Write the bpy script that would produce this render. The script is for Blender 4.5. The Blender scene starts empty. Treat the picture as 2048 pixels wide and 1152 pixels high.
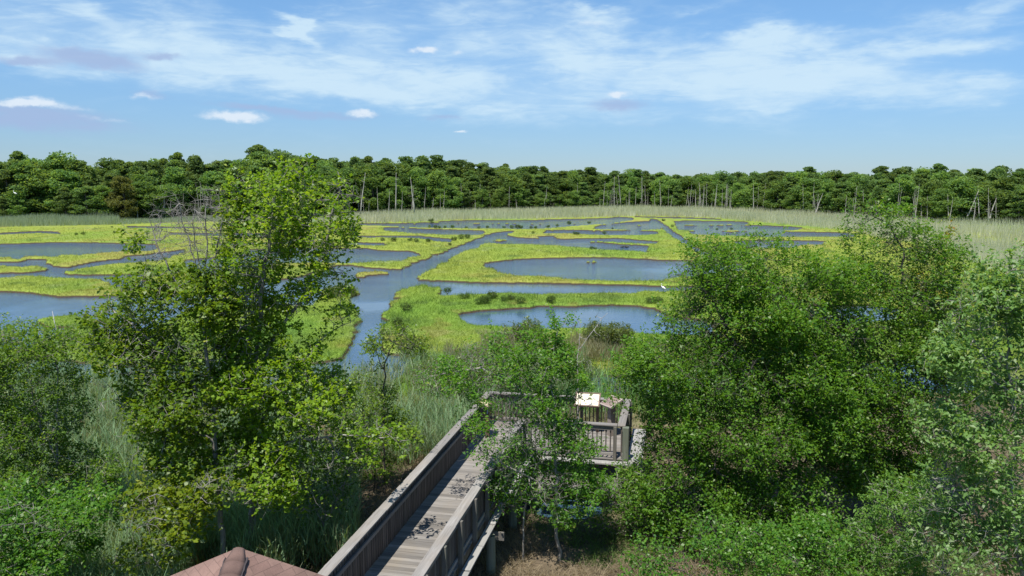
import bpy, math, random
import numpy as np
from mathutils import Vector, Matrix
R = math.radians
sc = bpy.context.scene
C = sc.collection
rng = np.random.default_rng(11)
random.seed(5)

# ---------------------------------------------------------------- camera
F = 1577.0; HC = 10.2; HOR = 365.0
PITCH = math.atan((576 - HOR) / F)
cd = bpy.data.cameras.new('camera'); cam = bpy.data.objects.new('camera', cd); C.objects.link(cam)
cam.location = (0, 0, HC); cam.rotation_euler = (math.pi / 2 - PITCH, 0, 0)
cd.sensor_width = 36; cd.lens = 36 * F / 2048; cd.clip_start = 0.1; cd.clip_end = 9000
sc.camera = cam

# ---------------------------------------------------------------- sun, exposure
SUN_EL = R(66)
sunv = Vector((-.48 * math.cos(SUN_EL), -.877 * math.cos(SUN_EL), math.sin(SUN_EL))).normalized()
ld = bpy.data.lights.new('sun', 'SUN'); ld.energy = 4.6; ld.angle = R(.5); ld.color = (1, .955, .88)
sun = bpy.data.objects.new('sun', ld); C.objects.link(sun)
sun.rotation_euler = (-sunv).to_track_quat('-Z', 'Y').to_euler()
sun.location = (0, 0, 40)
sc.view_settings.view_transform = 'Standard'; sc.view_settings.look = 'None'
sc.view_settings.exposure = 0.6; sc.view_settings.gamma = 1

# ---------------------------------------------------------------- pixel direction helpers (2048 px photograph)
cp, sp = math.cos(PITCH), math.sin(PITCH)
def ray(px, py):
    u = (px - 1024) / F; v = -(py - 576) / F
    return np.array([u, cp + v * sp, -sp + v * cp])
def onz(px, py, z=0.0):
    d = ray(px, py); k = (z - HC) / d[2]
    return (d[0] * k, d[1] * k)
def atd(px, py, D):
    d = ray(px, py); k = D / d[1]
    return np.array([d[0] * k, D, HC + d[2] * k])

# ---------------------------------------------------------------- world: sky and clouds
w = bpy.data.worlds.new('World'); sc.world = w; w.use_nodes = True
wt = w.node_tree; wt.nodes.clear()
def N(t, typ, **k):
    n = t.nodes.new(typ)
    for a, b in k.items(): setattr(n, a, b)
    return n
def math_(t, op, a, b=None, c=None, clamp=False):
    n = N(t, 'ShaderNodeMath', operation=op, use_clamp=clamp)
    for i, x in enumerate((a, b, c)):
        if x is None: continue
        if isinstance(x, (int, float)): n.inputs[i].default_value = x
        else: t.links.new(x, n.inputs[i])
    return n.outputs[0]
L = wt.links.new
wo = N(wt, 'ShaderNodeOutputWorld'); bg = N(wt, 'ShaderNodeBackground'); bg.inputs['Strength'].default_value = .105
L(bg.outputs[0], wo.inputs[0])
sky = N(wt, 'ShaderNodeTexSky', sky_type='NISHITA'); sky.sun_disc = False
sky.sun_elevation = SUN_EL; sky.sun_rotation = math.atan2(sunv.x, sunv.y); sky.altitude = 0
sky.air_density = 1.0; sky.dust_density = .1; sky.ozone_density = 4.0
tc = N(wt, 'ShaderNodeTexCoord'); sx = N(wt, 'ShaderNodeSeparateXYZ'); L(tc.outputs['Generated'], sx.inputs[0])
az = math_(wt, 'ARCTAN2', sx.outputs[0], sx.outputs[1]); el = math_(wt, 'ARCSINE', sx.outputs[2])
cx = N(wt, 'ShaderNodeCombineXYZ'); L(az, cx.inputs[0]); L(el, cx.inputs[1])
def noise(t, vec, scale, detail, rough, dist=0.0, sxyz=None, rot=0.0, off=(0, 0, 0)):
    mp = N(t, 'ShaderNodeMapping'); t.links.new(vec, mp.inputs[0])
    mp.inputs['Scale'].default_value = sxyz or (1, 1, 1); mp.inputs['Rotation'].default_value = (0, 0, rot)
    mp.inputs['Location'].default_value = off
    n = N(t, 'ShaderNodeTexNoise'); t.links.new(mp.outputs[0], n.inputs['Vector'])
    n.inputs['Scale'].default_value = scale; n.inputs['Detail'].default_value = detail
    n.inputs['Roughness'].default_value = rough; n.inputs['Distortion'].default_value = dist
    return n
# warp the coordinates so that blob edges turn ragged
def warp(vec, scale, amt, sxyz):
    n = noise(wt, vec, scale, 5, .6, 0, sxyz)
    a = N(wt, 'ShaderNodeVectorMath', operation='SUBTRACT'); L(n.outputs['Color'], a.inputs[0]); a.inputs[1].default_value = (.5, .5, .5)
    b = N(wt, 'ShaderNodeVectorMath', operation='MULTIPLY'); L(a.outputs[0], b.inputs[0]); b.inputs[1].default_value = (amt, amt * .45, 0)
    c = N(wt, 'ShaderNodeVectorMath', operation='ADD'); L(vec, c.inputs[0]); L(b.outputs[0], c.inputs[1])
    return c.outputs[0]
W1 = warp(cx.outputs[0], 6, .22, (1, 3, 1)); W2 = warp(cx.outputs[0], 42, .030, (1, 1.5, 1))
def blob(vec, px, py, rx, ry, ang, amp):
    d = ray(px, py); a0 = math.atan2(d[0], d[1]); e0 = math.asin(d[2] / np.linalg.norm(d))
    mp = N(wt, 'ShaderNodeMapping', vector_type='TEXTURE'); L(vec, mp.inputs[0])
    mp.inputs['Location'].default_value = (a0, e0, 0); mp.inputs['Rotation'].default_value = (0, 0, R(ang))
    mp.inputs['Scale'].default_value = (rx / F, ry / F, 1)
    ln = N(wt, 'ShaderNodeVectorMath', operation='DOT_PRODUCT'); L(mp.outputs[0], ln.inputs[0]); L(mp.outputs[0], ln.inputs[1])
    e = math_(wt, 'POWER', 2.718, math_(wt, 'MULTIPLY', ln.outputs['Value'], -.8))
    return math_(wt, 'MULTIPLY', e, amp)
def total(vec, bl):
    s = None
    for b in bl:
        o = blob(vec, *b); s = o if s is None else math_(wt, 'ADD', s, o)
    return s
cirrus = [(190, 40, 120, 18, -15, .5), (370, 52, 60, 24, -10, .7), (300, 120, 200, 38, -10, .5), (520, 110, 190, 42, -10, .55),
  (620, 165, 190, 22, -8, .5), (745, 50, 70, 55, -30, .5), (620, 48, 36, 13, -40, .75), (800, 150, 150, 40, -4, .5), (930, 50, 90, 40, -20, .5),
  (20, 60, 60, 35, 0, .35), (50, 105, 90, 18, -5, .45), (1185, 48, 55, 15, -5, .85), (1150, 98, 60, 30, 0, .65), (1420, 105, 150, 40, 0, .68),
  (1540, 80, 80, 20, 0, .6), (1500, 165, 160, 34, -4, .58), (1890, 108, 100, 17, 3, .8), (1720, 140, 180, 32, 4, .55), (1800, 45, 200, 16, 10, .4),
  (1980, 25, 120, 16, 14, .4), (1250, 140, 110, 30, -10, .35), (1120, 190, 150, 40, 0, .35), (1400, 240, 170, 15, -3, .3), (1700, 200, 250, 20, 0, .35),
  (1990, 188, 80, 20, 0, .45), (1050, 60, 60, 40, 0, .3), (1320, 12, 150, 10, 5, .3), (480, 25, 200, 14, -5, .3), (1040, 150, 300, 60, 0, .2), (900, 210, 200, 30, -5, .25)]
cumul = [(850, 101, 26, 7, 0, 1.5), (472, 234, 52, 10, -3, 1.7), (727, 227, 28, 7, -5, 1.4), (1235, 189, 20, 6, 0, 1.5), (285, 194, 30, 7, 0, .9),
  (70, 201, 32, 7, 0, 1.2), (10, 208, 40, 6, 0, 1.0), (922, 263, 15, 3, 0, 1.2), (120, 214, 60, 6, -5, .8), (210, 240, 50, 5, -5, .65), (915, 104, 14, 5, 0, .8), (1180, 48, 40, 10, 0, .7)]
grey = [(185, 118, 78, 16, -6, .9), (45, 123, 40, 8, 0, .8), (330, 113, 32, 6, 0, .8), (650, 232, 120, 10, 0, .55), (500, 215, 90, 6, -3, .6), (1240, 210, 60, 13, 0, .7),
  (60, 235, 150, 24, -3, .8), (300, 188, 40, 9, 0, .5), (890, 236, 40, 7, 0, .5), (1300, 250, 120, 8, 0, .25)]
n1 = noise(wt, cx.outputs[0], 5, 9, .62, 1.2, (1, 5, 1), R(8)).outputs['Fac']
n2 = noise(wt, cx.outputs[0], 22, 7, .6, .8, (1, 4, 1), R(-9), (3, 1, 0)).outputs['Fac']
n3 = noise(wt, cx.outputs[0], 90, 5, .6, .3, (1, 1.7, 1)).outputs['Fac']
tex = math_(wt, 'ADD', math_(wt, 'MULTIPLY', n1, 1.5), math_(wt, 'MULTIPLY', n2, .9))   # mean about 1.2
cir = math_(wt, 'MULTIPLY', total(W1, cirrus), math_(wt, 'SUBTRACT', tex, .15))
cir = math_(wt, 'ADD', cir, math_(wt, 'MULTIPLY', math_(wt, 'SUBTRACT', tex, 1.12, clamp=True), .5))
cirm = N(wt, 'ShaderNodeMapRange', interpolation_type='SMOOTHSTEP'); L(cir, cirm.inputs[0]); cirm.inputs[1].default_value = .02; cirm.inputs[2].default_value = 1.2; cirm.inputs[4].default_value = .86
def mix(t, f, a, b):
    m = N(t, 'ShaderNodeMix', data_type='RGBA')
    for s, x in ((0, f), (6, a), (7, b)):
        if isinstance(x, tuple): m.inputs[s].default_value = x
        elif isinstance(x, (int, float)): m.inputs[s].default_value = x
        else: t.links.new(x, m.inputs[s])
    return m.outputs[2]
def mult(t, a, b):
    m = N(t, 'ShaderNodeMix', data_type='RGBA', blend_type='MULTIPLY'); m.inputs[0].default_value = 1
    t.links.new(a, m.inputs[6]); m.inputs[7].default_value = b
    return m.outputs[2]
hz = N(wt, 'ShaderNodeMapRange', interpolation_type='SMOOTHSTEP'); L(el, hz.inputs[0]); hz.inputs[1].default_value = -.02; hz.inputs[2].default_value = .24
tn = N(wt, 'ShaderNodeMix', data_type='RGBA', blend_type='MULTIPLY'); tn.inputs[0].default_value = 1; L(sky.outputs[0], tn.inputs[6]); L(mix(wt, hz.outputs[0], (.385, .495, .70, 1), (.67, .83, .93, 1)), tn.inputs[7]); skc = tn.outputs[2]
k = .105 * 1.48
col = mix(wt, cirm.outputs[0], skc, (.64 / k, .82 / k, .95 / k, 1))
gr = math_(wt, 'MULTIPLY', total(W2, grey), math_(wt, 'ADD', n2, .45))
grm = N(wt, 'ShaderNodeMapRange', interpolation_type='SMOOTHSTEP'); L(gr, grm.inputs[0]); grm.inputs[1].default_value = .15; grm.inputs[2].default_value = .75; grm.inputs[4].default_value = .85
col = mix(wt, grm.outputs[0], col, (.37 / k, .49 / k, .74 / k, 1))
cu = math_(wt, 'MULTIPLY', total(W2, cumul), math_(wt, 'ADD', n3, .35))
cum = N(wt, 'ShaderNodeMapRange', interpolation_type='SMOOTHSTEP'); L(cu, cum.inputs[0]); cum.inputs[1].default_value = .25; cum.inputs[2].default_value = 1.2; cum.inputs[4].default_value = .9
col = mix(wt, cum.outputs[0], col, (.76 / k, .85 / k, .95 / k, 1))
L(col, bg.inputs[0])

# ---------------------------------------------------------------- helpers: numpy meshes, tags, materials
def tag(o, label=None, cat=None, group=None, kind=None):
    if label: o['label'] = label
    if cat: o['category'] = cat
    if group: o['group'] = group
    if kind: o['kind'] = kind
    return o
def npmesh(name, V, Fc, mat, parent=None, tint=None, smooth=False, link=True):
    """V (n,3); Fc (m,k) all faces with k corners; tint (n,3) point colours"""
    V = np.asarray(V, np.float32); Fc = np.asarray(Fc, np.int32)
    me = bpy.data.meshes.new(name); m, kk = Fc.shape
    me.vertices.add(len(V)); me.vertices.foreach_set('co', V.ravel())
    me.loops.add(m * kk); me.loops.foreach_set('vertex_index', Fc.ravel())
    me.polygons.add(m); me.polygons.foreach_set('loop_start', np.arange(0, m * kk, kk, dtype=np.int32))
    me.polygons.foreach_set('loop_total', np.full(m, kk, np.int32))
    if smooth: me.polygons.foreach_set('use_smooth', np.ones(m, bool))
    if tint is not None:
        a = me.color_attributes.new('tint', 'FLOAT_COLOR', 'POINT')
        a.data.foreach_set('color', np.concatenate([tint, np.ones((len(tint), 1))], 1).astype(np.float32).ravel())
    me.update(calc_edges=True); me.materials.append(mat)
    o = bpy.data.objects.new(name, me)
    if link: C.objects.link(o)
    if parent is not None: o.parent = parent
    return o
def empty(name, loc=(0, 0, 0), rz=0):
    o = bpy.data.objects.new(name, None); o.location = loc; o.rotation_euler = (0, 0, rz); o.empty_display_size = .3
    C.objects.link(o); return o
class MB:
    """collects boxes, prisms and tubes for one mesh"""
    def __init__(s): s.v = []; s.f = []
    def add(s, vs, fs):
        b = len(s.v); s.v += [tuple(x) for x in vs]; s.f += [tuple(i + b for i in f) for f in fs]
    def box(s, c, size, M=None):
        x, y, z = [a / 2 for a in size]; c = Vector(c)
        vs = [Vector((a * x, b * y, d * z)) for d in (-1, 1) for b in (-1, 1) for a in (-1, 1)]
        if M is not None: vs = [M @ v for v in vs]
        s.add([v + c for v in vs], [(0, 2, 3, 1), (4, 5, 7, 6), (0, 1, 5, 4), (2, 6, 7, 3), (0, 4, 6, 2), (1, 3, 7, 5)])
    def tube(s, pts, rad, n=7, cap=True):
        pts = [Vector(p) for p in pts]; rings = []
        for i, p in enumerate(pts):
            d = (pts[min(i + 1, len(pts) - 1)] - pts[max(i - 1, 0)]).normalized()
            u = d.orthogonal().normalized(); w_ = d.cross(u); r = rad[i] if hasattr(rad, '__len__') else rad
            rings.append([p + (u * math.cos(6.2832 * j / n) + w_ * math.sin(6.2832 * j / n)) * r for j in range(n)])
        vs = [v for r_ in rings for v in r_]; fs = []
        for i in range(len(pts) - 1):
            for j in range(n): fs.append((i * n + j, i * n + (j + 1) % n, (i + 1) * n + (j + 1) % n, (i + 1) * n + j))
        if cap: fs += [tuple(range(n))[::-1], tuple((len(pts) - 1) * n + j for j in range(n))]
        s.add(vs, fs)
    def build(s, name, mat, parent=None, smooth=False, bevel=0):
        me = bpy.data.meshes.new(name); me.from_pydata(s.v, [], s.f); me.materials.append(mat)
        if smooth: me.polygons.foreach_set('use_smooth', [True] * len(me.polygons))
        o = bpy.data.objects.new(name, me); C.objects.link(o); o.parent = parent
        if bevel:
            b = o.modifiers.new('bevel', 'BEVEL'); b.width = bevel; b.segments = 2; b.limit_method = 'ANGLE'
        return o
def copy_tree(o, parent=None):
    c = o.copy(); C.objects.link(c); c.parent = parent
    for ch in list(o.children): copy_tree(ch, c)
    return c
def newmat(name):
    m = bpy.data.materials.new(name); m.use_nodes = True; t = m.node_tree
    p = t.nodes['Principled BSDF']; return m, t, p
def leafmat(name, rough=.5, spec=.22, trans=.52, var=.25):
    m, t, p = newmat(name)
    at = N(t, 'ShaderNodeAttribute', attribute_name='tint')
    oi = N(t, 'ShaderNodeObjectInfo')
    hs = N(t, 'ShaderNodeHueSaturation'); t.links.new(at.outputs['Color'], hs.inputs['Color'])
    t.links.new(math_(t, 'ADD', math_(t, 'MULTIPLY', oi.outputs['Random'], var), 1 - var / 2), hs.inputs['Value'])
    t.links.new(math_(t, 'ADD', math_(t, 'MULTIPLY', oi.outputs['Random'], .016), .497), hs.inputs['Hue'])
    t.links.new(hs.outputs[0], p.inputs['Base Color']); p.inputs['Roughness'].default_value = rough
    p.inputs['Specular IOR Level'].default_value = spec
    tr = N(t, 'ShaderNodeBsdfTranslucent')
    g = N(t, 'ShaderNodeMix', data_type='RGBA', blend_type='MULTIPLY'); g.inputs[0].default_value = 1
    t.links.new(hs.outputs[0], g.inputs[6]); g.inputs[7].default_value = (1.5, 1.35, .5, 1)
    t.links.new(g.outputs[2], tr.inputs['Color'])
    mx = N(t, 'ShaderNodeMixShader'); mx.inputs[0].default_value = trans
    t.links.new(p.outputs[0], mx.inputs[1]); t.links.new(tr.outputs[0], mx.inputs[2])
    t.links.new(mx.outputs[0], t.nodes['Material Output'].inputs[0])
    return m
def barkmat(name, a, b, scale=9, stretch=.2):
    m, t, p = newmat(name)
    tcx = N(t, 'ShaderNodeTexCoord')
    n = noise(t, tcx.outputs['Object'], scale, 6, .65, .4, (1, 1, stretch)).outputs['Fac']
    r = N(t, 'ShaderNodeValToRGB'); t.links.new(n, r.inputs[0])
    r.color_ramp.elements[0].position = .35; r.color_ramp.elements[1].position = .65
    r.color_ramp.elements[0].color = a + (1,); r.color_ramp.elements[1].color = b + (1,)
    t.links.new(r.outputs[0], p.inputs['Base Color']); p.inputs['Roughness'].default_value = .85
    bp = N(t, 'ShaderNodeBump'); bp.inputs['Strength'].default_value = .5; bp.inputs['Distance'].default_value = .02
    t.links.new(n, bp.inputs['Height']); t.links.new(bp.outputs[0], p.inputs['Normal'])
    return m
def woodmat(name, a, b, c, axis_scale, rough=.8):
    m, t, p = newmat(name)
    tcx = N(t, 'ShaderNodeTexCoord')
    n = noise(t, tcx.outputs['Object'], 3, 8, .7, .2, axis_scale).outputs['Fac']
    n2_ = noise(t, tcx.outputs['Object'], 1.1, 4, .6, .0, (1, 1, 1)).outputs['Fac']
    r = N(t, 'ShaderNodeValToRGB'); t.links.new(n, r.inputs[0])
    r.color_ramp.elements[0].position = .3; r.color_ramp.elements[1].position = .7
    r.color_ramp.elements[0].color = a + (1,); r.color_ramp.elements[1].color = b + (1,)
    f = N(t, 'ShaderNodeMapRange'); t.links.new(n2_, f.inputs[0]); f.inputs[1].default_value = .45; f.inputs[2].default_value = .7; f.inputs[4].default_value = .7
    cc = mix(t, f.outputs[0], r.outputs[0], c + (1,))
    ge = N(t, 'ShaderNodeNewGeometry')      # each board a little different
    va = math_(t, 'ADD', math_(t, 'MULTIPLY', ge.outputs['Random Per Island'], .6), .68)
    hs = N(t, 'ShaderNodeHueSaturation'); t.links.new(cc, hs.inputs['Color']); t.links.new(va, hs.inputs['Value'])
    t.links.new(hs.outputs[0], p.inputs['Base Color']); p.inputs['Roughness'].default_value = rough
    bp = N(t, 'ShaderNodeBump'); bp.inputs['Strength'].default_value = .35; bp.inputs['Distance'].default_value = .01
    t.links.new(n, bp.inputs['Height']); t.links.new(bp.outputs[0], p.inputs['Normal'])
    return m
M_LEAF = leafmat('leaf'); M_FAR = leafmat('far_leaf', .65, .12, .5, .4); M_GRASS = leafmat('grass', .6, .2, .4, 0)
M_BARK = barkmat('bark', (.10, .09, .075), (.34, .32, .28)); M_BARKD = barkmat('dark_bark', (.035, .03, .025), (.12, .105, .09))
M_DEAD = barkmat('dead_wood', (.24, .22, .20), (.50, .48, .44), 5)
M_FTRUNK = barkmat('forest_trunk', (.06, .05, .04), (.17, .14, .12), 3)

def vnoise(x, y, seed=0):
    """smooth value noise 0..1 on a lattice"""
    x = np.asarray(x, float); y = np.asarray(y, float)
    xi = np.floor(x).astype(np.int64); yi = np.floor(y).astype(np.int64); fx = x - xi; fy = y - yi
    def h(a, b):
        n = (a * 374761393 + b * 668265263 + seed * 974634777) & 0xffffffff
        n = ((n ^ (n >> 13)) * 1274126177) & 0xffffffff
        return ((n ^ (n >> 16)) & 0xffff) / 65535.
    sx_ = fx * fx * (3 - 2 * fx); sy_ = fy * fy * (3 - 2 * fy)
    return (h(xi, yi) * (1 - sx_) + h(xi + 1, yi) * sx_) * (1 - sy_) + (h(xi, yi + 1) * (1 - sx_) + h(xi + 1, yi + 1) * sx_) * sy_
def fbm(x, y, seed=0, o=4):
    s = 0; a = .5; t_ = 0
    for i in range(o): s = s + a * vnoise(x * 2 ** i, y * 2 ** i, seed + i * 7); t_ += a; a *= .5
    return s / t_
def sstep(a, b, x):
    t_ = np.clip((x - a) / (b - a), 0, 1); return t_ * t_ * (3 - 2 * t_)

# ---------------------------------------------------------------- marsh: water bodies traced as world polygons
# each run: level letter + pixels; f = waterline of a bank that faces us (z 0), n = grass edge (z .42), r = reed tops (z 1.7)
ZL = {'f': 0.0, 'n': .42, 'r': 1.0}
def poly(*runs):
    out = []
    for kx, pts in runs:
        for p in pts: out.append(onz(p[0], p[1], ZL[kx]))
    return np.array(out)
water = [
 poly(('f', [(-200,490),(0,489),(40,488),(100,486),(170,486),(220,487),(275,488),(314,490)]),
      ('n', [(314,494),(300,499),(270,500),(240,500),(200,503),(160,508),(125,507),(115,511),(70,509),(50,508),(38,515),(20,511),(0,512),(-200,513)])),
 poly(('f', [(-200,527),(0,525),(30,525),(55,522),(60,519.5),(88,520),(97,524),(102,531),(115,534.5),(135,535.5),(165,529.5),(195,524),(240,519),(247,514),(300,509),(345,503),(372,499)]),
      ('n', [(372,501),(345,508),(318,519),(300,520),(260,522),(235,524.5),(200,527.5),(160,534),(134,541)]),
      ('f', [(134,546),(142,550),(170,552),(210,551.5),(250,550),(290,549)]),
      ('n', [(290,575),(245,573),(225,567),(208,557),(190,553.5),(145,552.5),(110,552),(85,548.5),(50,547.5),(25,551),(0,553),(-200,555)])),
 # the large body: left basin, main channel, side pools, foreground creek
 poly(('f', [(-200,575),(0,584),(15,585),(50,586),(80,588),(110,592),(120,595),(150,595),(200,594),(235,592),(300,590),(380,585),(450,572),(500,564),(540,561),(590,557),(620,549),(650,537),(672,532.5),
   (700,531),(720,534),(745,537),(780,540),(800,539.5),(819,532.5),(834,526),(848,520),(863,514.5),(864,510.5),(875,510.5),(887,506),(895,502),(909,496),(912,492),(919,492),(931,487),(944,482),(966,475),(967,471.5),(978,470),(997,465),(1019,463),(1029,462.5)]),
   ('n', [(1027,463),(1012,466.5)]),
   ('f', [(1010,470),(1020,473),(1034,475.6),(1057,477),(1077,478),(1078,472.8),(1110,473.2),(1110,477),(1127,479.5),(1156,477.7),(1205,478),(1227,477),(1266,479.5),(1289,482),(1320,484.5)]),
   ('n', [(1311,485),(1289,485),(1242,482.5),(1196,479.5),(1180,482)]),
   ('f', [(1177,484.5),(1211,486.7),(1242,490),(1263,491),(1274,490.5),(1299,493.5),(1297,500)]),
   ('n', [(1295,501.5),(1274,499),(1242,497.5),(1211,497.5),(1174,493.5),(1143,491),(1112,488),(1065,486.5),(1018,486),(971,484),(957,488),(958,493.5),(936,496.5),(927,501),(903,512),(880,528),(856,539),(841,545),(824,551)]),
   ('f', [(823,556),(837,561),(872,563),(903,564.5),(950,566),(1019,567.6),(1096,568),(1159,569.5),(1206,571),(1259,571.7),(1320,574),(1375,574),(1460,575),(1500,576)]),
   ('n', [(1500,578),(1375,577),(1320,579),(1289,577.5),(1258,581),(1211,582.6),(1134,582),(1103,583.4),(1072,585),(1040,582.6),(1009,582),(962,583.4),(931,583),(906,586.5),(886,586.5),(880,583)]),
   ('f', [(878,579),(856,577.5)]),
   ('n', [(876,572),(864,569),(844,565.5),(836,569),(813,572.5),(799,577),(780,580)]),
   ('f', [(778,588),(792,591),(790,597),(808,599),(788,606),(780,608),(776,620),(769,628),(766,635),(770,643),(769,656),(766,672),(764,694),(770,706),(782,709),(797,710),(815,712),(830,716)]),
   ('r', [(800,722),(760,742),(700,746),(640,746),(560,744),(450,742),(300,742),(240,741),(170,741),(100,736),(-250,735)])),
 poly(('f', [(368,522),(400,519),(450,514),(478,506),(500,500),(530,499),(555,496),(640,497),(708,497.5),(725,497.5),(755,501),(790,503),(815,503),(835,507),(842,508.5)]),
      ('n', [(840,509),(815,512),(800,519),(765,519.5),(735,521),(700,523),(640,522),(560,523),(500,532),(470,535),(420,545),(385,548),(368,530)])),
 poly(('f', [(968,529.5),(979,526.4),(1002,523),(1034,520),(1065,518),(1112,517),(1159,516),(1206,516.7),(1227,516),(1258,518),(1289,519.5),(1320,521),(1352,522),(1414,523),(1460,525),(1490,530)]),
      ('n', [(1490,535),(1450,545),(1375,549),(1344,552),(1328,557.7),(1259,558.5),(1206,557.7),(1159,555),(1112,551.5),(1065,548),(1034,547),(1002,543),(985,534),(971,530.5)])),
 poly(('f', [(917,632),(923,628),(962,623),(1009,620),(1040,618.6),(1080,614),(1150,614.7),(1187,613),(1223,611.5),(1265,614),(1309,618.6),(1335,628),(1343,636),(1362,637),(1400,640),(1430,650)]),
      ('n', [(1430,660),(1400,665),(1320,662.3),(1270,660),(1249,652),(1205,649),(1087,651),(1040,650),(1001,646),(966,645),(939,641),(920,634)])),
 poly(('f', [(-100,467.5),(0,467),(40,464.5),(78,463),(110,464.5),(124,466)]), ('n', [(124,466.5),(78,464),(40,465.5),(0,467.5),(-100,468)])),
 poly(('f', [(255,453),(300,454),(400,455),(400,456)]), ('n', [(400,455),(300,454.2),(255,453)])),
 poly(('f', [(340,466),(400,467),(460,467),(520,467),(540,468)]), ('n', [(540,470),(460,470.5),(400,469),(340,467)])),
 poly(('f', [(420,489),(500,487),(600,484),(660,486)]), ('n', [(660,486),(600,484),(500,487),(420,489)])),
 poly(('f', [(690,485.5),(735,486.5),(770,487)]), ('n', [(772,488),(740,488),(690,487)])),
 poly(('f', [(708,472),(750,473),(800,472),(840,472.5),(870,476),(895,478),(907,479)]), ('n', [(902,482),(880,481),(862,478),(840,474),(780,472.8),(708,472.6)])),
 poly(('f', [(768,456),(800,456),(820,457),(850,459),(900,460),(940,461),(970,462.5)]), ('n', [(968,466),(958,468),(934,467.7),(887,467),(841,465),(809,463),(767,459)])),
 poly(('f', [(716,448),(762,447.8),(817,447),(841,446),(856,445.8),(875,447),(881,443.4),(916,442),(950,441),(1019,441),(1073,441),(1096,439.7),(1159,438.4),(1221,436.6),(1237,434.5),(1250,435),(1267,436.6)]),
      ('n', [(1266,438.5),(1242,442),(1211,446),(1180,447.5),(1159,449),(1127,452),(1096,454.5),(1049,456),(987,455),(940,455),(887,454),(825,453),(762,449.5),(716,448.5)])),
 poly(('f', [(1189,456),(1196,452),(1227,448),(1258,445),(1289,443),(1305,443.6),(1321,446.7),(1330,452)]), ('n', [(1321,456.5),(1289,458),(1242,457),(1219,457),(1191,456.5)])),
 poly(('f', [(1088,461),(1104,461.5),(1127,460.5),(1159,461),(1207,462),(1242,462.3),(1289,462.3),(1317,464)]), ('n', [(1317,465),(1289,468),(1242,468.6),(1221,468),(1180,467),(1143,465),(1088,464.5)])),
 poly(('f', [(1300,438.5),(1315,440),(1326,447),(1336,455),(1346,463),(1357,469.5),(1375,482),(1390,492),(1405,503),(1418,505),(1428,511)]),
      ('n', [(1428,512),(1405,511),(1400,507),(1385,495),(1370,486),(1353,475),(1344,470),(1333,462),(1325,456),(1319,450),(1308,443),(1298,440)])),
 poly(('f', [(1347,443.6),(1367,442),(1406,442.8),(1462,443.4),(1487,444),(1497,446.5),(1494,450.5),(1541,452.5),(1587,454.4),(1611,457.5)]),
      ('n', [(1587,458.5),(1556,460),(1478,459),(1400,459),(1375,459),(1356,457),(1352,450)])),
 poly(('f', [(1380,464),(1400,462),(1431,462),(1462,465),(1470,463.7),(1509,463.4),(1556,463.7),(1603,464.5),(1650,465.3),(1689,466),(1719,467.6)]),
      ('n', [(1712,471),(1681,471.5),(1619,471.5),(1509,471),(1462,469),(1400,467),(1382,466)])),
 poly(('f', [(1465,484),(1490,482),(1530,481),(1575,481.5),(1608,482),(1650,483)]), ('n', [(1650,487),(1610,487),(1590,492),(1560,494),(1500,492),(1465,489)])),
 poly(('f', [(1270,433.5),(1330,435),(1380,436),(1440,438.5)]), ('n', [(1440,438),(1380,436),(1330,434.7),(1270,433)])),
 poly(('f', [(1620,612),(1760,612),(1800,618)]), ('n', [(1800,634),(1700,640),(1620,634)])),
 poly(('f', [(1630,738),(1700,732),(1850,715),(1950,715)]), ('n', [(1950,780),(1850,780),(1740,762),(1650,760)])),
 poly(('f', [(972,712),(990,714),(1003,722)]), ('n', [(1010,748),(985,752),(968,735)])),
 poly(('f', [(1100,760),(1140,752),(1190,755),(1400,752),(1440,760)]), ('n', [(1440,782),(1300,780),(1180,782),(1120,780)])),
 poly(('f', [(1010,1003),(1100,994),(1235,1000)]), ('n', [(1215,1022),(1120,1028),(1025,1018)])),
]
def isl(x0, x1, yt, yb): 
    m = (x0 + x1) / 2; d = (x1 - x0) * .18
    return poly(('n', [(x0 + d, yt + .4), (m, yt), (x1 - d, yt + .3)]), ('f', [(x1, yb - .4), (m, yb), (x0, yb - .2)]))
islands = [
 poly(('n', [(77,634),(90,630),(110,628),(145,625),(165,628),(186,634)]), ('f', [(192,642)]),
      ('n', [(205,652),(240,660),(290,657),(330,640),(370,615),(420,607),(500,606),(587,606),(620,606),(634,598),(640,584),(660,572),(700,570),(716,580)]),
      ('f', [(713,592),(700,594)]), ('n', [(706,602),(714,612)]),
      ('f', [(717,624),(712,640),(713,662),(706,680),(697,700),(690,716),(640,729),(500,731),(260,729),(170,728),(100,722),(-260,715)]),
      ('n', [(-260,690),(60,690),(80,676),(116,667)]), ('f', [(134,657),(110,655),(84,652),(79,648)])),
 poly(('n', [(703,545),(709,543),(731,540),(767,540)]), ('f', [(775,549),(755,550.5),(735,552),(723,556),(714,554),(703,550)])),
 poly(('n', [(-250,528),(0,527.5),(25,529),(45,531),(62,527.5),(80,530),(90,535)]), ('f', [(93,538),(75,544),(40,547),(0,548.5),(-250,549)])),
 poly(('n', [(987,479),(997,476),(1007,477)]), ('f', [(1009,482),(998,484),(990,483.5),(986,482)])),
 poly(('n', [(1176,521),(1182,520),(1188,520.7)]), ('f', [(1189.5,525),(1182,526.5),(1174.5,525)])),
 isl(897,917,444,447.5), isl(946,961,444.5,448), isl(983,1002,444.5,448), isl(1012,1035,444.8,448), isl(1060,1075,445.5,448.5), isl(1096,1150,445.8,449.3), isl(1079,1083,446,448),
 isl(1246,1311,448,452.5), isl(1352,1467,447.8,451), isl(1477,1500,448,451), isl(820,832,445.5,448.5), isl(1180,1210,459,463), isl(1105,1120,459,462.5)]
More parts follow.
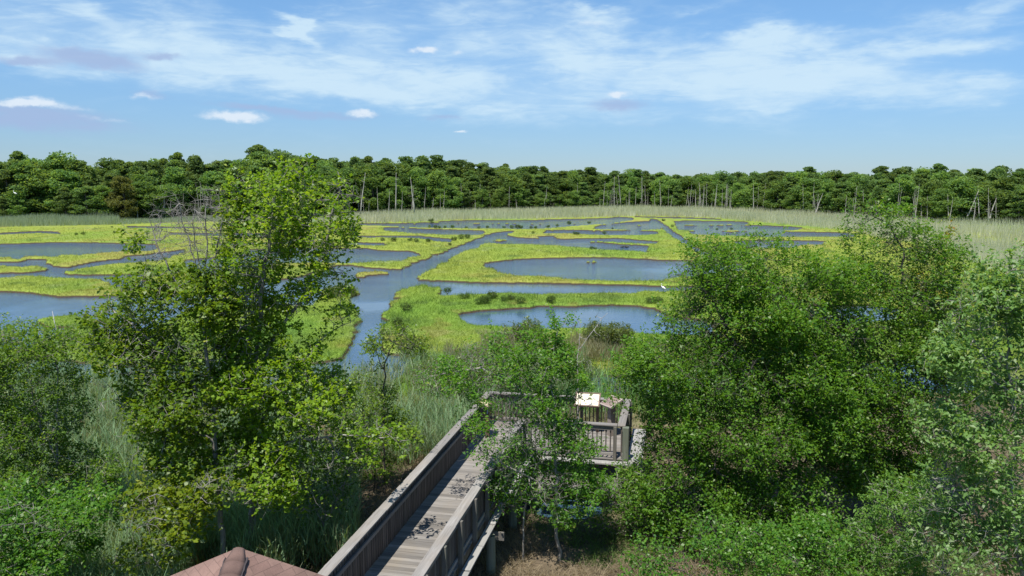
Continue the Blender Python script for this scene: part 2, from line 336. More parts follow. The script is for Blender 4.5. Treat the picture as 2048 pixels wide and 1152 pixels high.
def psdf(P, pg):
    """signed distance, positive inside; -99 far from the polygon"""
    out = np.full(len(P), -99.); lo = pg.min(0) - 4; hi = pg.max(0) + 4
    s = np.where((P[:, 0] > lo[0]) & (P[:, 0] < hi[0]) & (P[:, 1] > lo[1]) & (P[:, 1] < hi[1]))[0]
    if not len(s): return out
    x, y = P[s, 0], P[s, 1]; d = np.full(len(s), 1e9); ins = np.zeros(len(s), bool)
    for i in range(len(pg)):
        ax, ay = pg[i]; bx, by = pg[(i + 1) % len(pg)]; ex, ey = bx - ax, by - ay; q = ex * ex + ey * ey + 1e-12
        t_ = np.clip(((x - ax) * ex + (y - ay) * ey) / q, 0, 1)
        d = np.minimum(d, (x - ax - t_ * ex) ** 2 + (y - ay - t_ * ey) ** 2)
        if ay != by: ins ^= ((ay > y) != (by > y)) & (x < (bx - ax) * (y - ay) / (by - ay) + ax)
    out[s] = np.where(ins, 1, -1) * np.sqrt(d); return out
def wsdf(P):
    s = np.full(len(P), -99.)
    for pg in water: s = np.maximum(s, psdf(P, pg))
    for pg in islands: s = np.minimum(s, -psdf(P, pg))
    am = np.clip(P[:, 1] / 60, .5, 1.3)
    return s + am * (.8 * (fbm(P[:, 0] / 2.2, P[:, 1] / 2.2, 3, 3) - .5) + .5 * (vnoise(P[:, 0] / .7, P[:, 1] / .7, 8) - .5))
def upland(x, y):
    """1 on the near bank where thatch, reeds and trees grow, 0 on the open marsh"""
    return 1 - sstep(29, 40, y + 5 * (fbm(x / 7, y / 7, 9) - .5) - np.clip((np.abs(x) - 6) * .25, 0, 6))
def landz(x, y, s):
    e = sstep(-.02, .16, -s)
    h = .27 * e - .35 * sstep(0, .8, s) + e * (.10 * (fbm(x / 3, y / 3, 21) - .5) + .05 * (vnoise(x / .6, y / .6, 4) - .5))
    return h + e * .12 * upland(x, y)
YEL = np.array([.235, .285, .045]); GRN = np.array([.135, .245, .032]); DGR = np.array([.075, .135, .030]); ORG = np.array([.29, .245, .07]); PALE = np.array([.29, .31, .17])
def lerp(a, b, f): return a * (1 - f)[:, None] + b * f[:, None]
def marshcol(x, y):
    a = fbm(x / 16, y / 26, 31); b = fbm(x / 5, y / 7, 37); c = fbm(x / 9, y / 14, 41)
    near = 1 - sstep(42, 82, y + 14 * (a - .5))
    col = lerp(YEL, GRN, np.clip(sstep(.45, .72, a) * .6 + near * .75 * sstep(.2, .7, b + .15), 0, 1))
    col = lerp(col, np.broadcast_to(DGR, col.shape), sstep(.60, .78, b) * .55 * (.35 + .65 * near))
    col = lerp(col, np.broadcast_to(ORG, col.shape), sstep(.60, .75, c) * .5 * (1 - near))
    col = lerp(col, np.broadcast_to(PALE, col.shape), sstep(.68, .8, fbm(x / 4, y / 4, 52)) * .3)
    pt = fbm(x / 2.6, y / 3.8, 57); col = lerp(col, np.broadcast_to(DGR * .8, col.shape), sstep(.66, .76, pt) * .55)
    col = lerp(col, np.broadcast_to(ORG * .75, col.shape), sstep(.34, .26, pt) * .4)
    return col * (1 + .35 * (fbm(x / .9, y / 1.6, 61) - .5))[:, None]

# projective grid: rows get wider apart with distance
us = np.tan(np.linspace(R(-42), R(42), 1050))
ys = [6.0]
while ys[-1] < 340: 
    y_ = ys[-1]; ys.append(y_ + max(.07, y_ * y_ / (F / 2 * HC) * (.55 if y_ < 60 else .45)))
ys = np.array(ys + [360, 400, 470, 600, 1000, 3000.]); nr, nc = len(ys), len(us)
GX = (ys[:, None] * us[None, :]).ravel(); GY = np.repeat(ys, nc)
S = wsdf(np.stack([GX, GY], 1)); GZ = landz(GX, GY, S)
rr = np.arange(nr - 1)[:, None] * nc + np.arange(nc - 1)[None, :]
GF = np.stack([rr, rr + 1, rr + nc + 1, rr + nc], -1).reshape(-1, 4)
up_ = upland(GX, GY)
soil = lerp(np.tile([.085, .066, .044], (len(GX), 1)), np.tile([.19, .148, .098], (len(GX), 1)), sstep(.35, .7, fbm(GX / 1.3, GY / 1.3, 71)))
gc = lerp(marshcol(GX, GY), soil, up_)
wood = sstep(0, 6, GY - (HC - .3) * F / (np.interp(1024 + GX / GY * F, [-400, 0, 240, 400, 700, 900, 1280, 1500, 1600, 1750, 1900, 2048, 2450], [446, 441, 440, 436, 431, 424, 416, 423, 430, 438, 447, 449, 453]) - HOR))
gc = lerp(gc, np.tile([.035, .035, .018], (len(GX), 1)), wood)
forest_floor = sstep(200, 215, GY) * 0
m, t, p = newmat('marsh_ground')
at = N(t, 'ShaderNodeAttribute', attribute_name='tint'); ge = N(t, 'ShaderNodeNewGeometry'); sz = N(t, 'ShaderNodeSeparateXYZ'); t.links.new(ge.outputs['Position'], sz.inputs[0])
nz = noise(t, ge.outputs['Position'], 6, 5, .7, 0, (1, .5, 1)).outputs['Fac']
zz = math_(t, 'ADD', sz.outputs[2], math_(t, 'MULTIPLY', nz, .12))
mr = N(t, 'ShaderNodeMapRange'); t.links.new(zz, mr.inputs[0]); mr.inputs[1].default_value = .15; mr.inputs[2].default_value = .24
mudn = noise(t, ge.outputs['Position'], 9, 5, .7).outputs['Fac']
mud = mix(t, mudn, (.025, .018, .012, 1), (.10, .07, .045, 1))
gv = math_(t, 'ADD', math_(t, 'MULTIPLY', nz, .7), .62)
hs = N(t, 'ShaderNodeHueSaturation'); t.links.new(at.outputs['Color'], hs.inputs['Color']); t.links.new(gv, hs.inputs['Value'])
t.links.new(mix(t, mr.outputs[0], mud, hs.outputs[0]), p.inputs['Base Color']); p.inputs['Roughness'].default_value = .9; p.inputs['Specular IOR Level'].default_value = .15
bp = N(t, 'ShaderNodeBump'); bp.inputs['Strength'].default_value = .5; bp.inputs['Distance'].default_value = .2
t.links.new(nz, bp.inputs['Height']); t.links.new(bp.outputs[0], p.inputs['Normal'])
M_MARSH = m
o = npmesh('marsh_ground', np.stack([GX, GY, GZ], 1), GF, M_MARSH, tint=gc, smooth=True); tag(o, kind='structure')
g = MB(); g.add([(-6000, -6000, -.6), (6000, -6000, -.6), (6000, 6000, -.6), (-6000, 6000, -.6)], [(0, 1, 2, 3)])
m, t, p = newmat('far_ground'); p.inputs['Base Color'].default_value = (.07, .09, .035, 1); p.inputs['Roughness'].default_value = .9
tag(g.build('ground', m), kind='structure')
# water: one sheet under the marsh land
m, t, p = newmat('marsh_water')
p.inputs['Base Color'].default_value = (.040, .078, .125, 1); p.inputs['Roughness'].default_value = .05; p.inputs['IOR'].default_value = 1.5
ge = N(t, 'ShaderNodeNewGeometry')
a = noise(t, ge.outputs['Position'], 1.3, 4, .6, .4, (1, 1.6, 1), R(15)).outputs['Fac']; b = noise(t, ge.outputs['Position'], 5.5, 3, .6, .2, (1, 1.4, 1), R(-10)).outputs['Fac']
pat = noise(t, ge.outputs['Position'], .07, 3, .5, .3).outputs['Fac']
pm = N(t, 'ShaderNodeMapRange'); t.links.new(pat, pm.inputs[0]); pm.inputs[1].default_value = .38; pm.inputs[2].default_value = .62; pm.inputs[3].default_value = .2; pm.inputs[4].default_value = 1
sy = N(t, 'ShaderNodeSeparateXYZ'); t.links.new(ge.outputs['Position'], sy.inputs[0]); wy = N(t, 'ShaderNodeMapRange'); t.links.new(sy.outputs[1], wy.inputs[0]); wy.inputs[1].default_value = 55; wy.inputs[2].default_value = 150; wy.inputs[3].default_value = .22; wy.inputs[4].default_value = 2.0
bp = N(t, 'ShaderNodeBump'); bp.inputs['Distance'].default_value = .13
t.links.new(math_(t, 'MULTIPLY', math_(t, 'ADD', a, math_(t, 'MULTIPLY', b, .5)), math_(t, 'MULTIPLY', pm.outputs[0], wy.outputs[0])), bp.inputs['Height']); bp.inputs['Strength'].default_value = .8; t.links.new(bp.outputs[0], p.inputs['Normal'])
g = MB(); g.add([(-500, -5, 0), (500, -5, 0), (500, 345, 0), (-500, 345, 0)], [(0, 1, 2, 3)])
tag(g.build('water', m), kind='structure')

# ---------------------------------------------------------------- blades: vectorised grass and reeds
def blades(P, H, Wd, lean, col, seg=1, rs=None):
    """curved blades: P (n,3) feet, H heights, Wd widths, lean horizontal reach; returns V, F(quads), tint"""
    rs = rs or rng; n = len(P); a = rs.uniform(0, 6.283, n); b = rs.uniform(0, 6.283, n)
    dx = np.cos(a) * lean; dy = np.sin(a) * lean; wx = np.cos(b) * Wd / 2; wy = np.sin(b) * Wd / 2
    L_ = []; ts = np.linspace(0, 1, seg + 1)
    for t_ in ts:
        k_ = t_ ** 1.8; wd = (1 - t_ * .85)
        c = P + np.stack([dx * k_, dy * k_, H * (t_ - .18 * t_ ** 3 * (lean / np.maximum(H, .01)))], 1)
        L_.append(c - np.stack([wx * wd, wy * wd, 0 * wx], 1)); L_.append(c + np.stack([wx * wd, wy * wd, 0 * wx], 1))
    V = np.stack(L_, 1).reshape(-1, 3); kq = 2 * (seg + 1)
    base = np.arange(n)[:, None] * kq
    Fq = np.concatenate([base + np.array([2 * i, 2 * i + 1, 2 * i + 3, 2 * i + 2])[None] for i in range(seg)], 0)
    return V, Fq, np.repeat(col, kq, 0)
def landpts(n, y0, y1, x0=-40, x1=40, power=1.0, bias=.12):
    """points on land, evenly spread over the view rather than the ground"""
    q = rng.uniform(0, 1, n); y = 1 / (1 / y1 + (1 / y0 - 1 / y1) * q)
    x = y * np.tan(R(1) * rng.uniform(x0, x1, n)); s = wsdf(np.stack([x, y], 1)); k_ = s < -bias
    x, y, s = x[k_], y[k_], s[k_]; return x, y, landz(x, y, s), s
# marsh grass
x, y, z, s = landpts(650000, 33, 175, -35, 35, bias=-.10)
kp = (rng.uniform(0, 1, len(x)) > upland(x, y) * .9) ; x, y, z, s = x[kp], y[kp], z[kp], s[kp]
sc_ = np.clip(y / 60, .7, 2.2)
H_ = rng.uniform(.13, .27, len(x)) * np.clip(sc_, .9, 1.25); col = marshcol(x, y) * rng.uniform(.88, 1.15, len(x))[:, None]
z = np.maximum(z, -.05); tall = (rng.uniform(0, 1, len(x)) < .35) & (fbm(x / 1.8, y / 1.8, 131) > .66); H_ = np.where(tall, H_ * 2.1, H_); col[tall] = col[tall] * np.array([.62, .72, .9])
V, Fq, T = blades(np.stack([x, y, z - .05], 1), H_, .032 * sc_, H_ * rng.uniform(.3, 1.3, len(x)), col)
tag(npmesh('marsh_grass', V, Fq, M_GRASS, tint=T), 'short yellow green salt marsh grass covering the islands between the ponds', 'grass', kind='stuff')
# tall reeds on the near bank, with their dry stalks
def reeds(name, x, y, z, hgt, label, cols, leafn=5, wd=.035, stalkcol=(.30, .27, .16)):
    n = len(x); h = hgt * rng.uniform(.65, 1.15, n); cc = cols
    Vs, Fs, Ts = [], [], []; off = 0
    V, Fq, T = blades(np.stack([x, y, z - .1], 1), h, np.full(n, .02 * wd / .035), h * rng.uniform(.02, .15, n), np.tile(stalkcol, (n, 1)) * rng.uniform(.7, 1.3, n)[:, None], 1)
    Vs.append(V); Fs.append(Fq); Ts.append(T); off += len(V)
    for i in range(leafn):
        fz = rng.uniform(.05, .75, n); ll = rng.uniform(.35, .8, n) * np.minimum(h, 1.6) * .65
        V, Fq, T = blades(np.stack([x + rng.normal(0, .06, n), y + rng.normal(0, .06, n), z + h * fz], 1), ll, wd * rng.uniform(.7, 1.4, n), ll * rng.uniform(.2, .9, n), cc * rng.uniform(.7, 1.3, n)[:, None], 2)
        Vs.append(V); Fs.append(Fq + off); Ts.append(T); off += len(V)
    return tag(npmesh(name, np.concatenate(Vs), np.concatenate(Fs), M_GRASS, tint=np.concatenate(Ts)), label, 'reeds', kind='stuff')
BLU = np.array([.215, .320, .170]); DRY = np.array([.44, .40, .30]); BRT = np.array([.15, .32, .085])
def boxkeep(x, y, regs):
    """keep points whose foot, seen at z .3, falls into pixel boxes"""
    px = 1024 + x / y * F * 1.0; py = HOR + (HC - .3) / y * F
    k_ = np.zeros(len(x), bool)
    for x0, y0, x1, y1 in regs: k_ |= (px > x0) & (px < x1) & (py > y0) & (py < y1)
    return k_
x, y, z, s = landpts(90000, 15, 45, -37, 37)
nz_ = fbm(x / 2.5, y / 2.5, 81); 
kp = boxkeep(x, y, [(560, 750, 960, 960), (-300, 770, 560, 1400), (560, 940, 700, 1200), (950, 745, 1450, 862), (1235, 770, 1500, 862), (430, 770, 660, 1000)]) & (nz_ > .36) & ((y > 24) | (rng.uniform(0, 1, len(x)) > .35))
# keep the reeds off the boardwalk
WD = np.array([math.sin(R(11.9)), math.cos(R(11.9))]); WN = np.array([WD[1], -WD[0]])
def st(x, y): return x * WD[0] + y * WD[1], x * WN[0] + y * WN[1]
sS, tT = st(x, y); kp &= ~((tT > -6.9) & (tT < -4.1) & (sS < 27)) & ~((tT > -6.9) & (tT < -1.0) & (sS > 23) & (sS < 27.2))
x, y, z = x[kp], y[kp], z[kp]; sel = rng.uniform(0, 1, len(x)) < .8; x, y, z = x[sel], y[sel], z[sel]
f = sstep(.5, .72, fbm(x / 3, y / 3, 91)); px_ = 1024 + x / y * F
cc = lerp(np.tile(BLU, (len(x), 1)), np.tile(BRT, (len(x), 1)), np.clip((px_ - 900) / 350, 0, 1) * (rng.uniform(0, 1, len(x)) > .3)); cc = lerp(cc, np.tile(DRY, (len(x), 1)), f * .45 * (rng.uniform(0, 1, len(x)) > .4))
reeds('near_reeds', x, y, z, np.where(y > 33, 1.6, 1.4), 'bluish green reeds growing thick on the near bank round the boardwalk', cc, 5, .032)
# dry sparse sedge between channel and shrubs
x, y, z, s = landpts(60000, 34, 62, -5, 22)
kp = (fbm(x / 3, y / 3, 95) > .42) & boxkeep(x, y, [(780, 716, 1500, 800), (960, 690, 1260, 800)]); x, y, z = x[kp], y[kp], z[kp]
cc = lerp(np.tile([.19, .22, .10], (len(x), 1)), np.tile([.30, .27, .18], (len(x), 1)), fbm(x / 2, y / 2, 97))
reeds('tall_sedge', x, y, z, 1.0, 'greyish brown sedge standing between the curved pond and the shrubs', cc, 2, .03)
# thatch and weeds on the soil near the boardwalk
x, y, z, s = landpts(170000, 13, 36, -37, 37); kp = fbm(x / 1.2, y / 1.2, 99) > .30; x, y, z = x[kp], y[kp], z[kp]
gsel = (fbm(x / 2.2, y / 2.2, 101) > .56)[:, None]
cc = np.where(gsel, np.array([.10, .17, .04]), np.array([.27, .225, .15])) * rng.uniform(.6, 1.3, len(x))[:, None]
H_ = rng.uniform(.08, .38, len(x)); V, Fq, T = blades(np.stack([x, y, z - .03], 1), H_, np.full(len(x), .022), H_ * rng.uniform(.5, 2.2, len(x)), cc)
tag(npmesh('ground_thatch', V, Fq, M_GRASS, tint=T), 'dry straw and weeds littering the soil beside and under the boardwalk', 'ground cover', kind='stuff')

# forest edge: distance by direction (photo column -> row of the edge's foot)
EDX = [-400, 0, 240, 400, 700, 900, 1280, 1500, 1600, 1750, 1900, 2048, 2450]; EDY = [446, 441, 440, 436, 431, 424, 416, 423, 430, 438, 447, 449, 453]
def edgeD(px): return (HC - .3) * F / (np.interp(px, EDX, EDY) - HOR)
RBX = [-400, 0, 240, 400, 700, 900, 1280, 1450, 1600, 1700, 1760, 1850, 1950, 2048, 2400]; RBY = [455, 455, 450, 444, 448, 443, 433, 439, 453, 463, 478, 500, 530, 560, 620]   # near foot of the reed belt
def belt(n):
    px = rng.uniform(-250, 2350, n); d0 = edgeD(px) + 6; d1 = (HC - .3) * F / (np.interp(px, RBX, RBY) - HOR) * 1.02
    y = 1 / (1 / d1 + (1 / d0 - 1 / d1) * rng.uniform(0, 1, n) ** .8); x = (px - 1024) / F * y
    s = wsdf(np.stack([x, y], 1)); k_ = (s < -.3) & ((px < 1800) | (fbm(x / 9, y / 9, 15) > .34)); return x[k_], y[k_], landz(x[k_], y[k_], s[k_]), px[k_]
x, y, z, px = belt(170000)
f = fbm(x / 9, y / 9, 111); lf = sstep(600, 350, px)
cc = lerp(np.tile([.56, .56, .46], (len(x), 1)), np.tile([.38, .42, .30], (len(x), 1)), f); cc = lerp(cc, np.tile([.29, .36, .25], (len(x), 1)), lf)
H_ = (.55 + .9 * fbm(x / 12, y / 5, 118)) * (np.where((px > 240) & (px < 700), 1.0, 1.9)) * rng.uniform(.6, 1.1, len(x)) * (.75 + .5 * f)
V, Fq, T = blades(np.stack([x, y, z - .1], 1), H_, .06 * np.clip(y / 150, .6, 1.6), H_ * rng.uniform(.05, .4, len(x)), cc * rng.uniform(.75, 1.2, len(x))[:, None])
tag(npmesh('reed_belt', V, Fq, M_GRASS, tint=T), 'pale grey green reed belt along the foot of the far wood', 'reeds', kind='stuff')

# ---------------------------------------------------------------- leaves and branch growth
def leafquads(P, size, rs, up=.6, asp=.55, fold=.18):
    n = len(P); nrm = rs.normal(0, 1, (n, 3)); nrm /= np.linalg.norm(nrm, axis=1)[:, None]; nrm[:, 2] += up * 1.6
    nrm /= np.linalg.norm(nrm, axis=1)[:, None]
    d = rs.normal(0, 1, (n, 3)); d -= (d * nrm).sum(1)[:, None] * nrm; d /= np.linalg.norm(d, axis=1)[:, None]
    b = np.cross(nrm, d); s = size * rs.uniform(.5, 1.35, n) if np.isscalar(size) else size
    s = s[:, None]
    V = np.stack([P - d * s * .5, P + b * s * asp * .5 + nrm * s * fold - d * s * .05, P + d * s * .5 - nrm * s * .12, P - b * s * asp * .5 + nrm * s * fold - d * s * .05], 1).reshape(-1, 3)
    return V, (np.arange(n) * 4)[:, None] + np.arange(4)[None]
def grow(A, paths, step, infl, kill, rs, maxit=90, grav=.0):
    """space colonisation from given limb paths towards attractors A"""
    pos = []; par = []
    for base, pts in paths:
        prev = base if base is not None else -1
        if base is not None and base >= 0 and False: pass
        for i in range(len(pts) - 1):
            a, b = np.array(pts[i], float), np.array(pts[i + 1], float); k_ = max(1, int(np.linalg.norm(b - a) / step))
            for j in range(k_ + (1 if (i == len(pts) - 2) else 0)):
                if prev >= 0 and i == 0 and j == 0: 
                    # start at nearest existing node
                    prev = int(np.argmin(((np.array(pos) - a) ** 2).sum(1))); continue
                q = a + (b - a) * j / k_
                if i or j: q = q + rs.normal(0, step * .10, 3)
                pos.append(q); par.append(prev); prev = len(pos) - 1
    P = np.array(pos); par = list(par); d = np.full(len(A), 1e9); ix = np.zeros(len(A), int)
    def upd(new, i0):
        for c in range(0, len(new), 64):
            q = ((A[:, None] - new[None, c:c + 64]) ** 2).sum(2); m_ = q.argmin(1); v = q[np.arange(len(A)), m_]
            b = v < d; d[b] = v[b]; ix[b] = m_[b] + i0 + c
    upd(P, 0); alive = np.ones(len(A), bool)
    for it in range(maxit):
        alive &= d > kill * kill
        act = alive & (d < infl * infl)
        if not act.any(): 
            if alive.any() and it < 5: act = alive
            else: break
        k_ = ix[act]; dv = A[act] - P[k_]; dv /= np.linalg.norm(dv, axis=1)[:, None] + 1e-9
        acc = np.zeros((len(P), 3)); np.add.at(acc, k_, dv); u = np.unique(k_)
        v = acc[u]; v /= np.linalg.norm(v, axis=1)[:, None] + 1e-9; v += rs.normal(0, .22, v.shape); v[:, 2] -= grav; v /= np.linalg.norm(v, axis=1)[:, None]
        new = P[u] + v * step; i0 = len(P); P = np.concatenate([P, new]); par += list(u); upd(new, i0)
    return P, np.array(par)
def radii(par, r0, expo=2.4):
    n = len(par); acc = np.zeros(n); kids = np.zeros(n, int)
    for i in range(n - 1, -1, -1):
        if kids[i] == 0: acc[i] = r0 ** expo
        if par[i] >= 0: acc[par[i]] += acc[i]; kids[par[i]] += 1
    return acc ** (1 / expo), kids
def limbs(P, par, r, ns=5):
    c = np.where(par >= 0)[0]; a = P[par[c]]; b = P[c]; ra = r[par[c]]; rb = r[c]
    ra = np.minimum(ra, rb * 1.25 + .002); d = b - a; a = a - d * .06; d = d / (np.linalg.norm(d, axis=1)[:, None] + 1e-9)
    h = np.where(np.abs(d[:, 2:3]) > .9, np.array([[1., 0, 0]]), np.array([[0, 0, 1.]])); u = np.cross(d, h); u /= np.linalg.norm(u, axis=1)[:, None]; w_ = np.cross(d, u)
    ang = np.arange(ns) * 6.28318 / ns; cs = np.cos(ang)[None, :, None]; sn = np.sin(ang)[None, :, None]
    ring = u[:, None] * cs + w_[:, None] * sn
    V = np.concatenate([a[:, None] + ring * ra[:, None, None], b[:, None] + ring * rb[:, None, None]], 1).reshape(-1, 3)
    j = np.arange(ns); q = np.stack([j, (j + 1) % ns, (j + 1) % ns + ns, j + ns], 1)
    return V, (np.arange(len(c)) * 2 * ns)[:, None, None] + q[None], ns
def lobe_pts(lobes, D, per, rs):
    out = []
    for lb in lobes:
        px, py, rx, ry = lb[:4]; w_ = lb[4] if len(lb) > 4 else 1; dd = lb[5] if len(lb) > 5 else 0
        c = atd(px, py, D + dd); kx = (D + dd) / F; rad = np.array([rx * kx, (rx + ry) * .5 * kx * 1.7, ry * kx])
        n = max(6, int(per * w_ * rad[0] * rad[1] * rad[2] * 4.19))
        v = rs.normal(0, 1, (n, 3)); v /= np.linalg.norm(v, axis=1)[:, None]; v *= rs.uniform(.15, 1, n)[:, None] ** (1 / 2.2)
        out.append(c + v * rad)
    out = np.concatenate(out); out[:, 2] = np.maximum(out[:, 2], .35 + .3 * rs.uniform(0, 1, len(out))); return out
def make_tree(name, label, cat, D, lobes, trunks, seed, per=7, leaf=.075, dens=1.0, cols=((.045, .11, .014), (.11, .20, .025)), bark=None, step=.20,
              r0=.006, clus=.20, extra_bare=None, asp=.6, upn=.75, twig=True, group=None, infl=1.6, kill=.17, thr=.022, dry=0.0, pale=0.055):
    rs = np.random.default_rng(seed); A = lobe_pts(lobes, D, per * 8, rs)
    paths = []
    for i, tr in enumerate(trunks):
        pts = [atd(q[0], q[1], D + (q[2] if len(q) > 2 else 0)) for q in tr]
        if len(tr[0]) < 4: pts[0][2] = .15 if pts[0][2] < 2.2 else pts[0][2]
        paths.append((None if (i == 0 or pts[0][2] < .3) else 0, pts))
    P, par = grow(A, paths, step, infl, kill, rs); r, kids = radii(par, r0 * .72)
    # trunks: never thinner than a sapling at the foot
    base = Vector((P[0][0], P[0][1], .1)); root = empty(name, base); tag(root, label, cat, group)
    # leaf-bearing nodes
    ln = np.where(r < thr)[0]; m_ = 17 * dens
    bare = np.zeros(len(P), bool)
    if extra_bare is not None:
        for bx0, by0, bx1, by1 in extra_bare:
            pxs = 1024 + P[:, 0] / (P[:, 1] * cp - (P[:, 2] - HC) * sp) * F; fw = P[:, 1] * cp - (P[:, 2] - HC) * sp; pys = 576 - (P[:, 1] * sp + (P[:, 2] - HC) * cp) / fw * F
            bare |= (pxs > bx0) & (pxs < bx1) & (pys > by0) & (pys < by1)
    # clumps: some nodes carry many leaves, some few
    cl = fbm(P[:, 0] * 1.3 + P[:, 2] * .9, P[:, 1] * 1.3 - P[:, 2] * 1.1, seed); wgt = np.clip((cl - .34) * 4.2, .08, 2.0)
    bare |= (fbm(P[:, 0] * 2.1 + 5, P[:, 2] * 2.1 + P[:, 1], seed + 5) > .77) & (dens > 0)
    cnt = np.where(bare[ln], 0, rs.poisson(m_ * wgt[ln]))
    own = np.repeat(ln, cnt); n = len(own); print(name, seed, 'nodes', len(P), 'leaves', n)
    tw = rs.normal(0, 1, (len(P), 3, 3)); tw[:, :, 2] += .3; tw /= np.linalg.norm(tw, axis=2)[:, :, None]     # three twigs per node
    ti = rs.integers(0, 3, n); tl = rs.uniform(.15, 1, n) * clus * 1.7
    Q = P[own] + tw[own, ti] * tl[:, None] + rs.normal(0, clus * .22, (n, 3))
    V, Fq = leafquads(Q, leaf, rs, upn, asp)
    f = np.clip(.5 + .5 * (cl[own] - .5) * 2 + rs.normal(0, .28, n), 0, 1)
    c = lerp(np.tile(cols[0], (n, 1)), np.tile(cols[1], (n, 1)), f)
    pl = rs.uniform(0, 1, n) < pale; c[pl] = c[pl] * .4 + np.array([.42, .48, .30]) * .7  # pale leaves: bright glints put into the colour, on the willow also whitish undersides
    if dry: dr = rs.uniform(0, 1, n) < dry; c[dr] = np.array([.32, .14, .03])
    V = V - np.array(base)
    npmesh('crown', V, Fq, M_LEAF, root, np.repeat(c, 4, 0))
    lv, lf_, ns = limbs(P, par, r); TW = None
    if twig:   # fine twigs
        tn = ln[(rs.uniform(0, 1, len(ln)) < .3) | bare[ln]]
        a = np.repeat(P[tn], 3, 0); d = tw[tn].reshape(-1, 3); b = a + d * clus * (1.7 if not (bare.any() and dens > 0) else 1.5)
        TP = np.concatenate([a, b]); pr = np.concatenate([np.full(len(a), -1), np.arange(len(a))]); rr_ = np.concatenate([np.full(len(a), r0 * .6), np.full(len(a), r0 * .25)])
        tv, tf, _ = limbs(TP, pr, rr_, 3); TW = (tv, tf.reshape(-1, 4))
    lf_ = lf_.reshape(-1, 4)
    if TW is not None: lf_ = np.concatenate([lf_, TW[1] + len(lv)]); lv = np.concatenate([lv, TW[0]])
    npmesh('trunk', lv - np.array(base), lf_, bark or M_BARK, root, smooth=True)
    return root
MAP = ((.095, .190, .016), (.250, .360, .028)); OAK = ((.070, .165, .022), (.175, .300, .038)); HOL = ((.060, .165, .024), (.145, .29, .04)); WIL = ((.10, .20, .05), (.22, .35, .10)); DRK = ((.055, .14, .024), (.13, .24, .036))
make_tree('maple_tree', 'tallest tree, a yellow green maple topping the skyline behind the brown roof', 'tree', 19,
  [(560, 410, 75, 75), (590, 350, 50, 35, .8), (680, 390, 40, 60, .8), (640, 470, 80, 60, .8), (510, 500, 80, 80), (470, 560, 70, 60, .8), (670, 640, 45, 30, .4), (650, 560, 55, 45, .6), (480, 400, 35, 60, .6), (560, 590, 75, 50, .6), (490, 640, 80, 70, .8), (600, 700, 60, 50, .35), (520, 760, 110, 70), (630, 800, 80, 70), (560, 880, 110, 60), (680, 900, 45, 60, .7), (420, 960, 80, 60, 1, -1.0), (540, 960, 90, 50, 1, -.8), (640, 1010, 50, 30, .6, -.5), (752, 868, 46, 28, 1.3, -1.5), (805, 885, 32, 18, 1.2, -1.5), (735, 930, 30, 22, .8, -1.2)],
  [[(500, 1200), (505, 1060), (500, 900), (505, 760), (520, 640), (530, 520), (545, 420), (560, 340)], [(503, 780, 0, 1), (540, 690), (600, 600), (650, 500), (670, 400)], [(500, 880, 0, 1), (560, 780), (640, 680), (700, 640)], [(500, 940, 0, 1), (450, 900, -.6), (400, 960, -1)], [(500, 830, 0, 1), (600, 800, .4), (650, 790)], [(500, 900, 0, 1), (590, 880, -.5), (680, 870, -1), (780, 875, -1.5)]],
  1, per=9, leaf=.095, cols=MAP, clus=.18, r0=.0065, asp=.85, thr=.02, dens=.95)
make_tree('maple_tree', 'grey stemmed maple with a bare dead top, left of the tallest maple', 'tree', 18,
  [(300, 580, 80, 45, 1), (370, 600, 70, 55, 1), (240, 640, 75, 45, 1), (410, 680, 60, 60, 1), (290, 700, 100, 60, 1), (230, 700, 50, 40, .8), (440, 600, 50, 50, .8), (240, 780, 50, 40, .6), (340, 880, 80, 60, .8), (380, 800, 90, 80, 1), (300, 830, 60, 60, .8), (380, 910, 80, 60, 1), (410, 460, 50, 70, .7), (350, 460, 50, 70, .7), (440, 430, 40, 70, .6), (300, 490, 40, 50, .6)],
  [[(448, 1230), (445, 1080), (430, 900), (422, 780), (410, 680), (402, 580), (395, 500), (385, 430)], [(408, 640, 0, 1), (350, 560), (320, 500), (300, 440)], [(398, 560, 0, 1), (370, 460), (350, 390)], [(402, 590, 0, 1), (415, 480), (405, 380)], [(425, 820, 0, 1), (360, 740), (280, 660), (220, 620)], [(403, 600, 0, 1), (430, 520), (445, 430)], [(428, 880, 0, 1), (360, 850, -.4), (280, 840, -.5)]],
  2, per=8, leaf=.095, cols=((.080, .180, .018), (.210, .330, .030)), clus=.19, r0=.006, asp=.8, extra_bare=[(290, 300, 450, 530)], thr=.021, dens=1.25)
make_tree('maple_sapling', 'bright yellow green maple sprouts directly behind the left slope of the brown roof', 'tree', 16.5,
  [(300, 1010, 70, 50), (370, 1040, 60, 50), (270, 1110, 45, 40), (340, 1100, 40, 30), (400, 985, 50, 30), (440, 960, 40, 25)], [[(350, 1290), (345, 1150), (330, 1060)], [(346, 1160, 0, 1), (290, 1100)], [(345, 1100, 0, 1), (400, 1000)]], 3, per=14, leaf=.10, cols=((.09, .16, .012), (.24, .30, .025)), asp=.85, clus=.17, dens=1.2)
